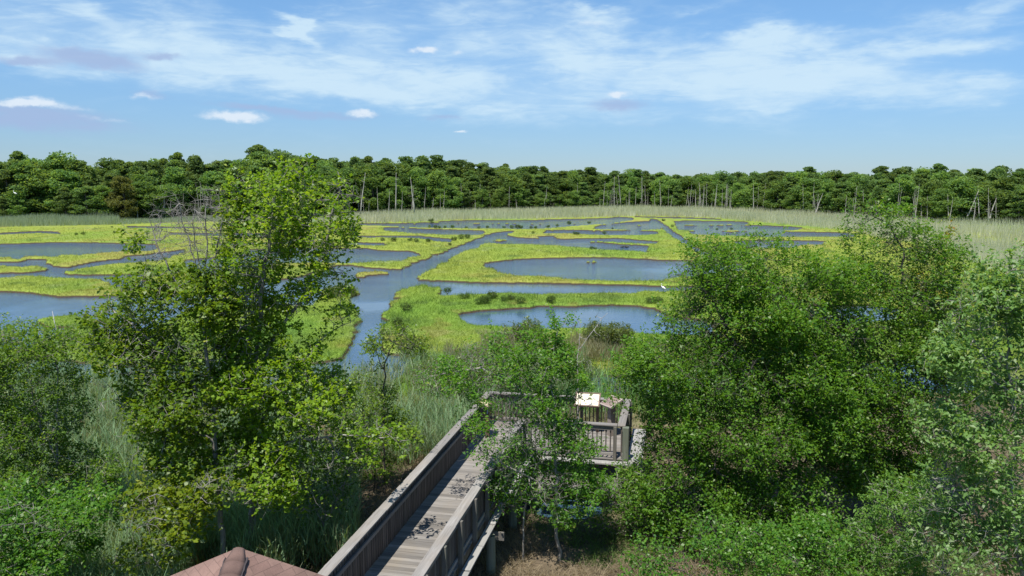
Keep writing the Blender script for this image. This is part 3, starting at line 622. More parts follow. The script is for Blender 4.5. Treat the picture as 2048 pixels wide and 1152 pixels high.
make_tree('oak_tree', 'slender tree with thin dark stems at the left edge, below the lower left pond', 'tree', 20,
  [(50, 690, 95, 45), (130, 690, 60, 40), (20, 760, 60, 50), (110, 770, 60, 45, .7), (80, 850, 80, 60), (10, 860, 50, 70), (150, 830, 40, 40, .5), (60, 940, 90, 50), (150, 930, 60, 40), (215, 935, 40, 40, .7), (-50, 720, 60, 100)],
  [[(118, 1180), (116, 1000), (112, 880), (118, 800), (110, 720), (125, 680)], [(114, 920, 0, 1), (80, 850), (62, 770), (50, 700)], [(114, 960, 0, 1), (30, 900), (0, 840)], [(112, 860, 0, 1), (60, 820), (10, 760)]],
  4, per=8, leaf=.08, cols=OAK, dens=1.6, r0=.0045)
make_tree('holly_shrub', 'dark leafy bush in the bottom left corner, in front of the slender tree', 'shrub', 16,
  [(40, 1020, 80, 45), (130, 1040, 70, 45), (20, 1100, 80, 60), (110, 1120, 60, 40), (-40, 1080, 60, 80), (200, 1010, 60, 35)], [[(60, 1300), (60, 1150), (70, 1050)], [(60, 1180, 0, 1), (-10, 1080)], [(62, 1140, 0, 1), (150, 1050)]], 5, per=11, leaf=.09, cols=HOL, dens=1.8, r0=.004)
make_tree('bayberry_shrub', 'dark bush beside the left railing, right of the maples', 'shrub', 19.5,
  [(650, 960, 60, 45), (690, 920, 55, 40), (620, 1010, 40, 35), (690, 1000, 35, 30), (600, 930, 50, 40)], [[(650, 1160), (650, 1030), (655, 950)], [(650, 1050, 0, 1), (700, 940)], [(650, 1060, 0, 1), (600, 950)]], 6, per=12, leaf=.065, cols=DRK, dens=1.2)
make_tree('cherry_sapling', 'thin double stemmed sapling left of the railing, its small crown against the channel mouth', 'tree', 24,
  [(790, 668, 45, 24, 2.6), (755, 690, 30, 22, 2.2), (825, 690, 28, 22, 1.8), (765, 800, 35, 35, .8), (720, 830, 45, 40, .8), (790, 860, 50, 32, .9), (720, 890, 50, 40, .9), (830, 880, 30, 20, .6), (760, 930, 45, 25, .8), (700, 780, 30, 30, .6)],
  [[(768, 1030), (770, 940), (766, 860), (768, 780), (770, 730), (780, 700), (795, 675)], [(768, 740, 0, 1), (748, 700)], [(748, 1028), (750, 940), (735, 860), (722, 820)], [(768, 870, 0, 1), (800, 850), (830, 870)]],
  7, per=9, leaf=.085, cols=((.06, .125, .016), (.18, .26, .03)), dens=1.0, clus=.2, bark=M_BARKD)
make_tree('black_cherry_tree', 'open crowned tree overhanging the middle of the boardwalk in front of the viewing platform', 'tree', 19.5,
  [(1000, 730, 75, 40, 1.2), (925, 745, 60, 34, 1.2), (970, 690, 50, 26, .8), (875, 755, 45, 28, 2.2, .4), (1085, 720, 70, 36, .8), (1040, 800, 60, 45), (1080, 860, 80, 50), (1040, 920, 60, 40), (1100, 960, 90, 45), (1160, 890, 45, 32, .8), (1000, 860, 35, 35, .8), (1010, 990, 40, 36, .9), (1180, 970, 45, 35, .8), (1110, 650, 50, 18, .7), (1060, 680, 30, 20, .5), (1130, 1020, 60, 24, .7), (1080, 800, 70, 40), (1000, 790, 50, 36), (960, 800, 40, 30, .8), (1050, 870, 60, 45), (1020, 930, 50, 36), (965, 900, 40, 34, 1.6, -.8), (945, 850, 40, 26, 1.6, -.4), (985, 960, 40, 34, 1.3, -.6), (1160, 760, 30, 25, .5)],
  [[(1120, 1260), (1122, 1120), (1108, 1040), (1112, 960), (1110, 860), (1105, 780), (1108, 700), (1110, 650)], [(1112, 900, 0, 1), (1075, 830), (1030, 770), (960, 735), (900, 745), (865, 752)], [(1048, 1290), (1045, 1120), (1050, 1020), (1070, 930), (1050, 850)], [(1112, 980, 0, 1), (1030, 940, -.5), (960, 900, -.8)], [(1110, 880, 0, 1), (1160, 830), (1165, 760)], [(1112, 940, 0, 1), (1180, 960)]],
  8, per=9, leaf=.078, cols=((.060, .170, .022), (.160, .310, .038)), dens=2.1, clus=.20, bark=M_BARK, r0=.005)
make_tree('dead_birch', 'bare white limbed sapling rising above the shrubs behind the centre tree', 'tree', 25,
  [(1165, 700, 25, 60, .7), (1200, 650, 40, 30, .7), (1120, 660, 30, 30, .7)], [[(1160, 1020), (1158, 850), (1155, 740), (1160, 650), (1150, 620)], [(1155, 760, 0, 1), (1125, 690)], [(1158, 700, 0, 1), (1195, 650), (1215, 625)]], 9, per=.35, kill=.4, leaf=.07, cols=OAK, dens=.0, r0=.007, twig=False, bark=M_DEAD, extra_bare=[(0, 0, 3000, 3000)])
make_tree('black_cherry_tree', 'largest tree right of the platform, with a broad dark green crown', 'tree', 21,
  [(1470, 545, 95, 60), (1530, 495, 55, 32), (1400, 570, 60, 40, .8), (1430, 505, 70, 28, 1.2), (1370, 560, 40, 40, 1.2), (1350, 640, 40, 40, 1), (1600, 545, 70, 45), (1680, 560, 60, 45), (1380, 540, 40, 24, .8), (1650, 660, 80, 60), (1680, 760, 70, 60), (1250, 730, 40, 24, .8), (1240, 800, 40, 26, .6), (1420, 640, 90, 60), (1540, 620, 110, 70), (1320, 720, 95, 42), (1430, 740, 120, 70), (1560, 740, 120, 80), (1290, 760, 60, 30, .8), (1370, 830, 90, 60), (1500, 850, 130, 80), (1640, 830, 80, 90), (1350, 920, 80, 50), (1290, 990, 80, 50), (1420, 1000, 120, 80), (1560, 980, 120, 90), (1340, 1080, 80, 60), (1480, 1110, 120, 70), (1250, 1010, 45, 40), (1620, 1090, 80, 80), (1290, 1090, 60, 45), (1380, 1140, 90, 45), (1540, 1160, 110, 40), (1240, 1060, 30, 26, .7)],
  [[(1530, 1240), (1525, 1100), (1522, 980), (1520, 880), (1515, 780), (1510, 680), (1505, 580), (1520, 500)], [(1520, 900, 0, 1), (1440, 800), (1370, 740), (1300, 720)], [(1523, 1000, 0, 1), (1430, 940, -.6), (1330, 980, -1)], [(1515, 800, 0, 1), (1580, 700), (1600, 580)], [(1514, 760, 0, 1), (1450, 650), (1410, 580)], [(1525, 1060, 0, 1), (1420, 1060, -1), (1340, 1080, -1.2)], [(1523, 980, 0, 1), (1600, 940, .5), (1650, 860)]],
  10, per=6.5, leaf=.085, cols=((.062, .185, .024), (.165, .335, .040)), dens=1.6, clus=.23, bark=M_BARKD, r0=.0045, step=.22)
make_tree('black_gum_tree', 'dark trunked tree right of the largest one, its arching top limb crossing the reed belt', 'tree', 22,
  [(1790, 590, 70, 60), (1720, 560, 60, 45, .8), (1815, 490, 65, 45, 1.6), (1755, 428, 62, 22, 2.2), (1712, 412, 28, 18, 1.6), (1850, 540, 55, 45, 1.4), (1730, 480, 50, 30, 1), (1700, 640, 70, 50), (1820, 680, 80, 60), (1730, 740, 80, 60), (1860, 780, 60, 70, .8), (1740, 840, 70, 60, .8), (1860, 600, 60, 50, .9), (1640, 560, 50, 40, .8), (1900, 660, 60, 60, .9), (1780, 790, 80, 70), (1920, 760, 50, 60), (1890, 520, 45, 40, 1), (1920, 590, 45, 45, 1), (1940, 680, 40, 50), (1660, 900, 60, 60), (1780, 960, 70, 60), (1830, 900, 60, 60, .8), (1700, 930, 70, 60), (1900, 860, 50, 60, .6)],
  [[(1800, 1160), (1798, 1000), (1800, 880), (1800, 760), (1800, 660), (1802, 580), (1805, 500), (1780, 450), (1735, 425)], [(1800, 740, 0, 1), (1750, 680), (1710, 620)], [(1801, 640, 0, 1), (1850, 580)], [(1800, 860, 0, 1), (1860, 800), (1880, 760)], [(1800, 900, 0, 1), (1740, 850)]],
  11, per=6.5, leaf=.085, cols=((.062, .185, .024), (.175, .34, .042)), dens=1.9, clus=.24, bark=M_BARKD, pale=.08, r0=.0045)
make_tree('willow_tree', 'nearest tree at the right edge, pale undersides on its long leaves', 'tree', 13,
  [(2010, 560, 50, 45), (1960, 620, 60, 50), (2040, 660, 60, 70), (1950, 700, 60, 40, .8), (2010, 770, 80, 50), (2050, 860, 60, 80), (1970, 900, 60, 70, .8), (2020, 990, 80, 70), (1960, 1070, 70, 60, .8), (2060, 1100, 80, 80), (1910, 640, 45, 35, .7), (1900, 740, 50, 45, .8), (1900, 860, 50, 60, .8), (1890, 980, 50, 60, .9), (1900, 1100, 60, 60, .9), (2060, 520, 50, 30, .8)],
  [[(2060, 1500), (2050, 1200), (2020, 1000), (2030, 860), (2020, 740), (2010, 600)], [(2020, 800, 0, 1), (1960, 700), (1920, 640)], [(2024, 960, 0, 1), (1970, 900)], [(2035, 1080, 0, 1), (1960, 1060)]],
  12, per=16, leaf=.10, cols=WIL, dens=1.8, clus=.20, asp=.42, pale=.16, r0=.0035, step=.2, kill=.14)
make_tree('willow_shrub', 'lighter green bush at the bottom right, just left of the nearest tree', 'shrub', 15.5,
  [(1800, 1000, 70, 45), (1860, 960, 40, 30, .7), (1770, 1070, 80, 50), (1860, 1050, 60, 50), (1800, 1130, 110, 50), (1720, 1140, 50, 40)], [[(1800, 1340), (1800, 1180), (1800, 1060)], [(1800, 1190, 0, 1), (1740, 1100)], [(1800, 1160, 0, 1), (1860, 1060), (1865, 980)]],
  13, per=14, leaf=.09, cols=((.07, .16, .025), (.19, .31, .06)), dens=1.9, r0=.004, asp=.42, step=.2, clus=.18)
make_tree('red_leaved_shrub', 'shrub with yellow and reddish leaves below bare twigs, near the right edge', 'shrub', 24,
  [(1860, 560, 60, 35), (1930, 590, 50, 35, .8), (1880, 620, 60, 35), (1950, 650, 50, 40, .7), (1900, 480, 20, 40, .5), (1890, 720, 60, 50, .6)], [[(1890, 1040), (1890, 800), (1885, 640), (1890, 520), (1900, 450)], [(1888, 700, 0, 1), (1940, 600), (1925, 520)], [(1888, 680, 0, 1), (1850, 570)]],
  14, per=6, leaf=.085, cols=((.09, .13, .02), (.24, .25, .03)), dens=.9, extra_bare=[(1905, 400, 1970, 580)], dry=.04, bark=M_BARKD)
make_tree('willow_shrub', 'low green bush under the platform\'s right corner, beside the light grey ledge', 'shrub', 21,
  [(1290, 880, 30, 30, .8), (1270, 950, 50, 28), (1230, 990, 50, 30), (1210, 1040, 30, 25), (1300, 830, 30, 25, .7)], [[(1270, 1130), (1268, 1020), (1272, 940)], [(1268, 1020, 0, 1), (1225, 980)], [(1270, 960, 0, 1), (1295, 860)]], 15, per=13, leaf=.08, cols=OAK, dens=1.1)
make_tree('leafy_shrub', 'fresh green bush along the bottom edge, in front of the largest right hand tree', 'shrub', 15.5,
  [(1330, 1110, 60, 34, .9), (1430, 1075, 70, 40), (1540, 1095, 80, 42), (1640, 1075, 60, 45), (1480, 1140, 110, 36), (1290, 1150, 50, 30, .8), (1650, 1140, 70, 36), (1260, 1110, 26, 22, .6)],
  [[(1480, 1320), (1480, 1200), (1475, 1110)], [(1480, 1240, 0, 1), (1380, 1150), (1310, 1120)], [(1480, 1220, 0, 1), (1580, 1130), (1640, 1080)], [(1478, 1180, 0, 1), (1430, 1080)]],
  16, per=13, leaf=.078, cols=((.050, .145, .022), (.150, .275, .036)), dens=1.5, r0=.0045, bark=M_BARKD)
# shrubs behind the platform and on the marsh
shr = [(880, 745, 36, 60, 30, 'low grey green shrub left of the bare sapling, nearest the channel mouth'), (960, 735, 35, 80, 32, 'wide dusky shrub behind the back railing, under the small pools'), (1060, 745, 33, 80, 32, 'dusky shrub behind the platform, in the middle of its row'), (1150, 740, 36, 60, 26, 'dusky shrub at the right end of the row behind the platform'),
  (1020, 668, 46, 26, 22, 'round shrub at the near edge of the curved pond, leftmost of its four'), (1060, 662, 46, 30, 24, 'leafy shrub second from the left at the near edge of the curved pond'), (1190, 665, 46, 24, 24, 'pointed shrub at the near edge of the curved pond, right of the bare sapling'), (1235, 668, 45, 34, 20, 'widest shrub at the near edge of the curved pond, rightmost of its four'),
  (820, 700, 44, 30, 22, 'grey shrub on the tip of the green bank by the channel'), (680, 582, 62, 32, 12, 'low olive shrubs on the small spit left of the channel')]
for i, (px, py, D, rx, ry, lb) in enumerate(shr):
    g0 = np.interp(0, [0, 1], [0, 1]); py0 = HOR + (HC - .3) / D * F
    make_tree('marsh_elder_shrub', lb, 'shrub', D, [(px, py, rx, ry), (px - rx * .4, py + ry * .6, rx * .7, ry * .7), (px + rx * .5, py + ry * .5, rx * .6, ry * .6)],
      [[(px, py0), (px, py + ry * .5)], [(px, py + ry * .6 + 4, 0, 1), (px - rx * .4, py)], [(px, py + ry * .6 + 4, 0, 1), (px + rx * .4, py)]] if py0 > py + ry else [[(px, py0), (px, py)]], 30 + i,
      per=16 if rx < 50 else 9, leaf=.10 if D > 40 else .08, cols=((.06, .10, .03), (.14, .19, .06)), dens=1.0, clus=.18, step=.2, twig=False)
# small bushes standing singly on the grass and dikes (photo spots)
def bush_proto(seed, h, n, cols, leaf):
    rs = np.random.default_rng(seed); v = rs.normal(0, 1, (n, 3)); v /= np.linalg.norm(v, axis=1)[:, None]; v *= rs.uniform(.3, 1, n)[:, None] ** .6
    q = v * np.array([h * .55, h * .5, h * .45]); q[:, 2] += h * .55; q += rs.normal(0, h * .07, q.shape); k_ = vnoise(q[:, 0] * 4 / h + 9, q[:, 2] * 4 / h + q[:, 1] * 2 / h, seed) > .3; q = q[k_]
    V, Fq = leafquads(q, leaf, rs, .4, .7); f = rs.uniform(0, 1, len(q)); c = lerp(np.tile(cols[0], (len(q), 1)), np.tile(cols[1], (len(q), 1)), f)
    root = empty('bush'); npmesh('crown', V, Fq, M_FAR, root, np.repeat(c, 4, 0))
    b = MB()
    for j in range(5): a = j * 1.3; b.tube([(0, 0, -.1), (math.cos(a) * h * .2, math.sin(a) * h * .2, h * .5), (math.cos(a) * h * .35, math.sin(a) * h * .35, h * .85)], [.02 * h, .015 * h, .006 * h], 4)
    b.build('stem', M_BARKD, root); return root
bp1 = [bush_proto(s_, 1.0, 700, ((.05, .10, .025), (.12, .18, .05)), .10) for s_ in (1, 2, 3)]
spots = [(929,597,17),(957,608,16),(970,607,19),(985,597,20),(975,601,14),(1008,602,13),(1023,600,15),(1042,607,17),(1102,605,17),(1302,607,17),(1319,605,15),(895,586,14),(794,650,20),(812,622,20),(800,665,22),
 (862,444,9),(859,455,6),(871,456,7),(879,456,6),(890,456,6),(905,456,7),(933,456,5),(958,457,6),(975,456,6),(1008,456,6),(1024,457,8),(1035,457,9),(1042,457,8),(1062,457,6),(1071,457,6),(1096,455,7),(1114,453,6),(1138,449,8),(1178,447,6),(1066,467,6),(1150,469,7),(1156,469,7),(1209,468,7),(1225,458,4),(1327,442,6),(1345,454,6),(1183,498,7),(1190,498,6),(765,482,8),(787,483,10),(820,482,9),(832,484,9),(856,484,9),(908,481,10),(922,478,11),(935,477,10),(900,490,7),(167,469,7),(153,470,6),(230,466,6),(295,468,8),(1434,460,5),(1463,459,5),(224,455,4)]
names_pos = {}
for i, (px, py, hp) in enumerate(spots):
    x, y = onz(px, py, .3); o = bp1[i % 3] if i < 3 else copy_tree(bp1[i % 3]); h = max(.35, hp / F * y)
    o.location = (x, y, .2); o.scale = (h * 1.25, h * 1.25, h); o.rotation_euler.z = i * 1.7
    if py > 590: tag(o, 'small dark bush on the grass strip between the strip pond and the curved pond' if px > 900 else 'low bush on the green bank right of the main channel', 'bush', 'bushes on the near marsh grass')
    elif py < 460: tag(o, 'tiny dark bush on the far grass dikes, ' + ('left of the channel head' if px < 990 else 'right of the channel head' if px < 1110 else 'near the diagonal ditch'), 'bush', 'bushes on the far dikes')
    else: tag(o, 'little bush on the middle grass islands beside the straight channel or ditches', 'bush', 'bushes on the middle marsh')

# ---------------------------------------------------------------- far wood: individual trees copied from prototypes
def forest_proto(kind, seed):
    rs = np.random.default_rng(seed); H = 10.0; root = empty('pine_tree' if kind == 'pine' else 'broadleaf_tree'); Q = []; b = MB()
    bend = rs.normal(0, .25, 2); b.tube([(0, 0, -.3), (bend[0] * .4, bend[1] * .4, 4), (bend[0], bend[1], 8.6)], [.19, .14, .05], 6)
    nb = 62 if kind == 'pine' else 64
    for i in range(nb):
        f = (i + .5) / nb; a = rs.uniform(0, 6.28)
        if kind == 'pine':
            z = 2.4 + 7.1 * f; rad = (2.2 * (1 - f) ** .6 + .1) * rs.uniform(.45, 1); cr = np.array([1.05, 1.05, .55]) * rs.uniform(.5, 1.15) * (1.1 - .35 * f)
        else:
            z = 1.0 + 8.3 * f; rad = 2.4 * math.sin(math.pi * min(1, .12 + .85 * f)) ** .7 * rs.uniform(.35, 1); cr = np.array([1.05, 1.05, .8]) * rs.uniform(.5, 1.15)
        c = np.array([bend[0] * z / 9 + math.cos(a) * rad, bend[1] * z / 9 + math.sin(a) * rad, z])
        n = 150; v = rs.normal(0, 1, (n, 3)); v /= np.linalg.norm(v, axis=1)[:, None]; v *= rs.uniform(.35, 1, n)[:, None] ** .5
        Q.append(c + v * cr)
        b.tube([(bend[0] * z / 9, bend[1] * z / 9, z - .5), tuple(c)], [.035, .012], 3, False)
    Q = np.concatenate(Q); V, Fq = leafquads(Q, .27, rs, .25, .75)
    cl = fbm(Q[:, 0] * .7 + Q[:, 2], Q[:, 1] * .7 - Q[:, 2] * .6, seed); f = np.clip(.5 + (cl - .5) * 2 + rs.normal(0, .2, len(Q)), 0, 1)
    if kind == 'pine': c = lerp(np.tile([.075, .140, .050], (len(Q), 1)), np.tile([.205, .30, .10], (len(Q), 1)), f)  # far greens lightened and greyed: haze of the air put into the colour
    else: c = lerp(np.tile([.095, .18, .052], (len(Q), 1)), np.tile([.235, .345, .105], (len(Q), 1)), f)
    if kind == 'tan': c = c * .5 + np.array([.17, .13, .05]) * .5
    if kind == 'rust': c = c * .4 + np.array([.18, .07, .04]) * .6
    npmesh('crown', V, Fq, M_FAR, root, np.repeat(c, 4, 0)); b.build('trunk', M_FTRUNK, root); return root
pines = [forest_proto('pine', s_) for s_ in range(50, 55)]; leafy = [forest_proto('leafy', s_) for s_ in range(60, 65)]
tan = forest_proto('tan', 70); rust = forest_proto('rust', 71)
TPX = [-400, 0, 60, 130, 165, 190, 215, 240, 330, 400, 500, 525, 560, 620, 700, 760, 860, 900, 950, 1000, 1040, 1100, 1150, 1200, 1280, 1350, 1400, 1500, 1560, 1620, 1700, 1780, 1795, 1830, 1880, 1930, 1960, 2000, 2048, 2450]
TPY = [315, 310, 308, 309, 322, 336, 336, 320, 312, 316, 312, 301, 309, 307, 313, 312, 318, 322, 330, 333, 327, 338, 335, 342, 341, 346, 346, 338, 336, 340, 341, 343, 327, 336, 338, 346, 337, 332, 336, 336]
def zone(px):
    for lim, nm in ((120, 'at the extreme left'), (235, 'just left of the tan tinged tree'), (460, 'behind the bare topped maple'), (700, 'behind the tallest maple'), (860, 'above the tall white dead trunks'), (1040, 'above the head of the straight channel'),
                    (1200, 'beyond the long upper pond'), (1330, 'above the middle of the reed belt'), (1480, 'above the head of the diagonal ditch'), (1620, 'beyond the right hand ponds'), (1800, 'above the arching limb'), (1930, 'above the yellow leaved shrub')):
        if px < lim: return nm
    return 'at the extreme right'
used = set(); frs = np.random.default_rng(77); count = 0
ROWS = [(1, .62, 5.6), (6, .80, 5.4), (13, .93, 5.2), (22, 1.0, 5.6), (34, 1.0, 7.0)]
def place(proto, x, y, hgt, label, group, wide=1.0):
    global count
    if id(proto) in used: o = copy_tree(proto)
    else: o = proto; used.add(id(proto))
    s_ = hgt / 9.9; o.location = (x, y, .1); o.scale = (s_ * wide, s_ * wide, s_); o.rotation_euler.z = frs.uniform(0, 6.28); count += 1
    tag(o, label, 'tree', group); return o
place(tan, *[(255 - 1024) / F * 208, 208], 12.0, 'tan tinged broadleaf tree in front of the dark wood, left of the maples', 'trees of the far wood', 1.25)
place(rust, *[(1132 - 1024) / F * 330, 330], 15.0, 'lone rust red treetop on the skyline of the far wood, near its middle', 'trees of the far wood')
for ri, (off, hf, spc) in enumerate(ROWS):
    px = -90.0
    while px < 2140:
        D = edgeD(px) + off + frs.uniform(-2, 2); x = (px - 1024) / F * D
        top = HC + (HOR - np.interp(px, TPX, TPY)) / F * D + frs.normal(0, .75) - .2
        hgt = top * (hf + frs.uniform(-.10, .06 if ri > 2 else .10)); pine = frs.uniform() < (.72 if ri > 1 else (.5 if px < 650 or px > 1380 else .3))
        if ri == 0: hgt *= frs.uniform(.65, 1.1)
        pr = (pines if pine else leafy)[frs.integers(0, 5)]
        lab = ('dark pine' if pine else 'leafy tree') + (', front row' if ri < 1 else ', second row' if ri < 2 else ', skyline row' if ri > 2 else ', middle row') + ' of the far wood ' + zone(px)
        if not (ri == 0 and frs.uniform() < .25): place(pr, x, D, hgt, lab, 'trees of the far wood', frs.uniform(1.05, 1.5) * (1.15 if not pine else 1) * (14 / max(hgt, 9)) ** .35)
        px += spc * frs.uniform(.75, 1.3) / D * F
print('forest trees', count)
# the mass of wood behind them
pm = [pines[0].children[0].data, leafy[0].children[0].data, pines[2].children[0].data]
vs, ts = [], []
for i in range(300):
    px = frs.uniform(-500, 2550); D = edgeD(px) + frs.uniform(42, 110); x = (px - 1024) / F * D; me = pm[i % 3]; nV = len(me.vertices)
    co = np.empty(nV * 3, np.float32); me.vertices.foreach_get('co', co); co = co.reshape(-1, 4, 3); tt = np.empty(nV * 4, np.float32); me.color_attributes['tint'].data.foreach_get('color', tt); tt = tt.reshape(-1, 4, 4)[:, :, :3]
    k_ = frs.uniform(0, 1, len(co)) < .25; co = co[k_]; cen = co.mean(1, keepdims=True); co = cen + (co - cen) * 1.8
    top = HC + (HOR - np.interp(px, TPX, TPY)) / F * edgeD(px) - .3; s_ = top / 9.9
    vs.append((co * np.array([s_ * 1.2, s_ * 1.2, s_]) + np.array([x, D, 0])).reshape(-1, 3)); ts.append(tt[k_].reshape(-1, 3))
vs = np.concatenate(vs); ts = np.concatenate(ts)
tag(npmesh('distant_wood', vs, np.arange(len(vs)).reshape(-1, 4), M_FAR, tint=ts), 'solid mass of treetops filling in behind the front ranks of the far wood', 'woodland', kind='stuff')
# undergrowth at the foot of the wood
px = frs.uniform(-300, 2400, 26000); D = edgeD(px) + frs.uniform(-3, 26, 26000); zz_ = frs.uniform(0, 1, 26000) ** 1.5 * (1.4 + 2.6 * fbm(px / 30, D / 8, 5)) + .2
q = np.stack([(px - 1024) / F * D, D, zz_], 1); V, Fq = leafquads(q, .62, frs, .4, .8); c = lerp(np.tile([.02, .045, .015], (len(q), 1)), np.tile([.07, .11, .03], (len(q), 1)), np.clip(fbm(q[:, 0] / 3, q[:, 1] / 3, 8) * 1.4 - .2, 0, 1))
tag(npmesh('undergrowth', V, Fq, M_FAR, tint=np.repeat(c, 4, 0)), 'tangled low undergrowth at the foot of the far wood', 'undergrowth', kind='stuff')

# dead standing trunks along the wood's edge
def snag_proto(seed, branches):
    rs = np.random.default_rng(seed); root = empty('dead_tree'); b = MB(); bx, by = rs.normal(0, .3, 2)
    pts = [(0, 0, -.3), (bx * .2, by * .2, 3), (bx * .6 + rs.normal(0, .08), by * .6, 6), (bx, by, 8.4), (bx * 1.2, by * 1.3, 10)]
    b.tube(pts, [.17, .14, .10, .055, .02], 6); b2 = b
    for i in range(branches):
        z = rs.uniform(2.5, 9.2); a = rs.uniform(0, 6.28); l = rs.uniform(.4, 1.5) * (1.1 - z / 14); c = (bx * z / 9, by * z / 9, z)
        e = (c[0] + math.cos(a) * l, c[1] + math.sin(a) * l, z + rs.uniform(-.25, .5) * l); b2.tube([c, ((c[0] + e[0]) / 2, (c[1] + e[1]) / 2, (z + e[2]) / 2 - .05), e], [.04, .03, .012], 4)
        if l > .7: b2.tube([e, (e[0] + rs.normal(0, .3), e[1] + rs.normal(0, .3), e[2] + .35)], [.015, .008], 3)
    b.build('trunk', M_DEAD, root, True)
    return root
snags = [snag_proto(90, 9), snag_proto(91, 16), snag_proto(92, 5), snag_proto(93, 22), snag_proto(94, 3)]
su = set()
big = [(721,345,436,1.3,'tallest pale dead trunk beside the right edge of the maple crown'),(778,377,432,1.0,''),(792,345,430,1.3,'dead tree with a forked top, second of the tall pale trunks right of the maple'),(830,355,432,1.5,'brightest white dead trunk with stub branches, right of the forked one'),
 (757,375,434,.9,''),(804,382,431,.9,''),(882,388,425,1.0,''),(729,395,434,.7,''),(738,398,434,.7,''),(1205,362,418,.8,''),(1227,352,416,.9,''),(1241,350,416,1,''),(1283,352,414,1,'dead trunk standing above the middle of the reed belt with a broken top'),(1320,360,416,.8,''),
 (1396,375,420,.9,''),(1402,382,420,.8,''),(1427,368,424,.9,''),(1459,378,426,1,''),(1505,368,428,1.1,'grey dead tree with upward twigs, standing alone right of the diagonal ditch'),(1541,410,436,.9,''),(1598,410,436,.7,''),(1556,408,434,.6,''),(1632,425,436,.8,'')]
for i, (px, yt, yb, wd, lb) in enumerate(big):
    D = min(edgeD(px) - 3, (HC - .3) * F / (max(yb, 414) - HOR)); x = (px - 1024) / F * D; h = HC + (HOR - yt) / F * D; pr = snags[(i * 2 + (i // 3)) % 5]
    o = copy_tree(pr) if id(pr) in su else pr; su.add(id(pr)); o.location = (x, D, 0); o.scale = (h / 10 * wd * .8, h / 10 * wd * .8, h / 10); o.rotation_euler = (frs.normal(0, .03), frs.normal(0, .04), i * 2.1)
    tag(o, lb or 'slim pale dead trunk rising clear of the reeds against the far wood', 'dead tree', 'dead trunks along the far wood')
o = copy_tree(snags[2]); D = 228; o.location = ((1540 + 85 - 1024) / F * D, D, 0); o.rotation_euler = (0, R(24), 0); o.scale = (1, 1, .75); tag(o, 'leaning orange grey dead trunk, tilted right out of the reeds', 'dead tree', 'dead trunks along the far wood')
for i, (px, yt, D, ry, lb) in enumerate([(1712, 358, 225, R(8), 'split whitish dead trunk behind the tip of the arching limb'), (1938, 375, 190, R(14), 'leaning dead tree with grey branches behind the yellow leaved shrub'), (1905, 385, 195, R(-3), 'short upright dead trunk left of the leaning one at the right'), (1985, 395, 190, R(22), 'strongly tilted dead limb near the right edge of the far wood')]):
    x = (px - 1024) / F * D; h = HC + (HOR - yt) / F * D; o = copy_tree(snags[(i * 2 + 1) % 5]); o.location = (x - math.sin(ry) * h * .6, D, 0); o.scale = (1.3, 1.3, h / 10); o.rotation_euler = (0, ry, i * 1.9); o.rotation_euler = (0, ry, 0)
    tag(o, lb, 'dead tree', 'dead trunks along the far wood')
for i in range(110):
    px = float(frs.choice([frs.uniform(700, 960), frs.uniform(930, 1500), frs.uniform(1180, 1460), frs.uniform(1480, 1990), frs.uniform(260, 420)], p=[.18, .35, .22, .2, .05])); D = edgeD(px) - frs.uniform(-1.5, 4)
    x = (px - 1024) / F * D; h = frs.uniform(4.5, 10.5); pr = snags[frs.integers(0, 5)]; o = copy_tree(pr); wd = frs.uniform(.4, .7)
    o.location = (x, D, 0); o.scale = (wd, wd, h / 10); o.rotation_euler = (frs.normal(0, .05), frs.normal(0, .07), frs.uniform(0, 6.28))
    tag(o, 'thin dead stem edging the far wood ' + zone(px), 'dead tree', 'dead stems along the far wood')

# ---------------------------------------------------------------- boardwalk and platform (local frame: x = across t, y = along s)
DZ = 1.75; TOP = 1.07
WALK = Matrix.Rotation(-R(11.9), 4, 'Z')
M_DECK = woodmat('deck_boards', (.125, .112, .100), (.265, .25, .23), (.21, .18, .14), (.35, 7, 7))
M_RAILY = woodmat('rail_along', (.13, .118, .105), (.29, .275, .255), (.23, .20, .165), (7, .35, 7))
M_RAILX = woodmat('rail_across', (.13, .118, .105), (.29, .275, .255), (.23, .20, .165), (.35, 7, 7))
M_POST = woodmat('posts', (.09, .08, .065), (.21, .195, .17), (.13, .15, .11), (7, 7, .35))
M_BAL = woodmat('balusters', (.055, .046, .040), (.14, .12, .105), (.10, .085, .07), (7, 7, .35))
M_PILE = woodmat('pilings', (.10, .115, .085), (.22, .23, .18), (.14, .17, .12), (6, 6, .3))
M_LEDGE = woodmat('ledge', (.24, .235, .22), (.42, .41, .39), (.34, .33, .30), (7, .35, 7))
def part(mb, name, mat, root, bevel=.006):
    return mb.build(name, mat, root, bevel=bevel)
bw = empty('boardwalk'); bw.matrix_world = Matrix.Translation((0, 0, DZ)) @ WALK
tag(bw, 'weathered grey wooden boardwalk leading up from the bottom edge to the viewing platform', 'boardwalk')
TL, TR, S0, S1, PT, SB = -6.55, -4.54, 8.5, 23.55, -1.42, 26.65
b = MB(); s_ = S0; rs = random.Random(4)
while s_ < S1 - .02:
    b.box(((TL + TR) / 2 + rs.uniform(-.008, .008), s_ + .068, -.02 + rs.uniform(-.003, .003)), (TR - TL - .1, .136, .04)); s_ += .143
part(b, 'deck', M_DECK, bw, .004)
b = MB()
for t_ in (TL + .12, TR - .12, (TL + TR) / 2): b.box((t_, (S0 + S1) / 2, -.165), (.05, S1 - S0, .24))
part(b, 'joists', M_POST, bw)
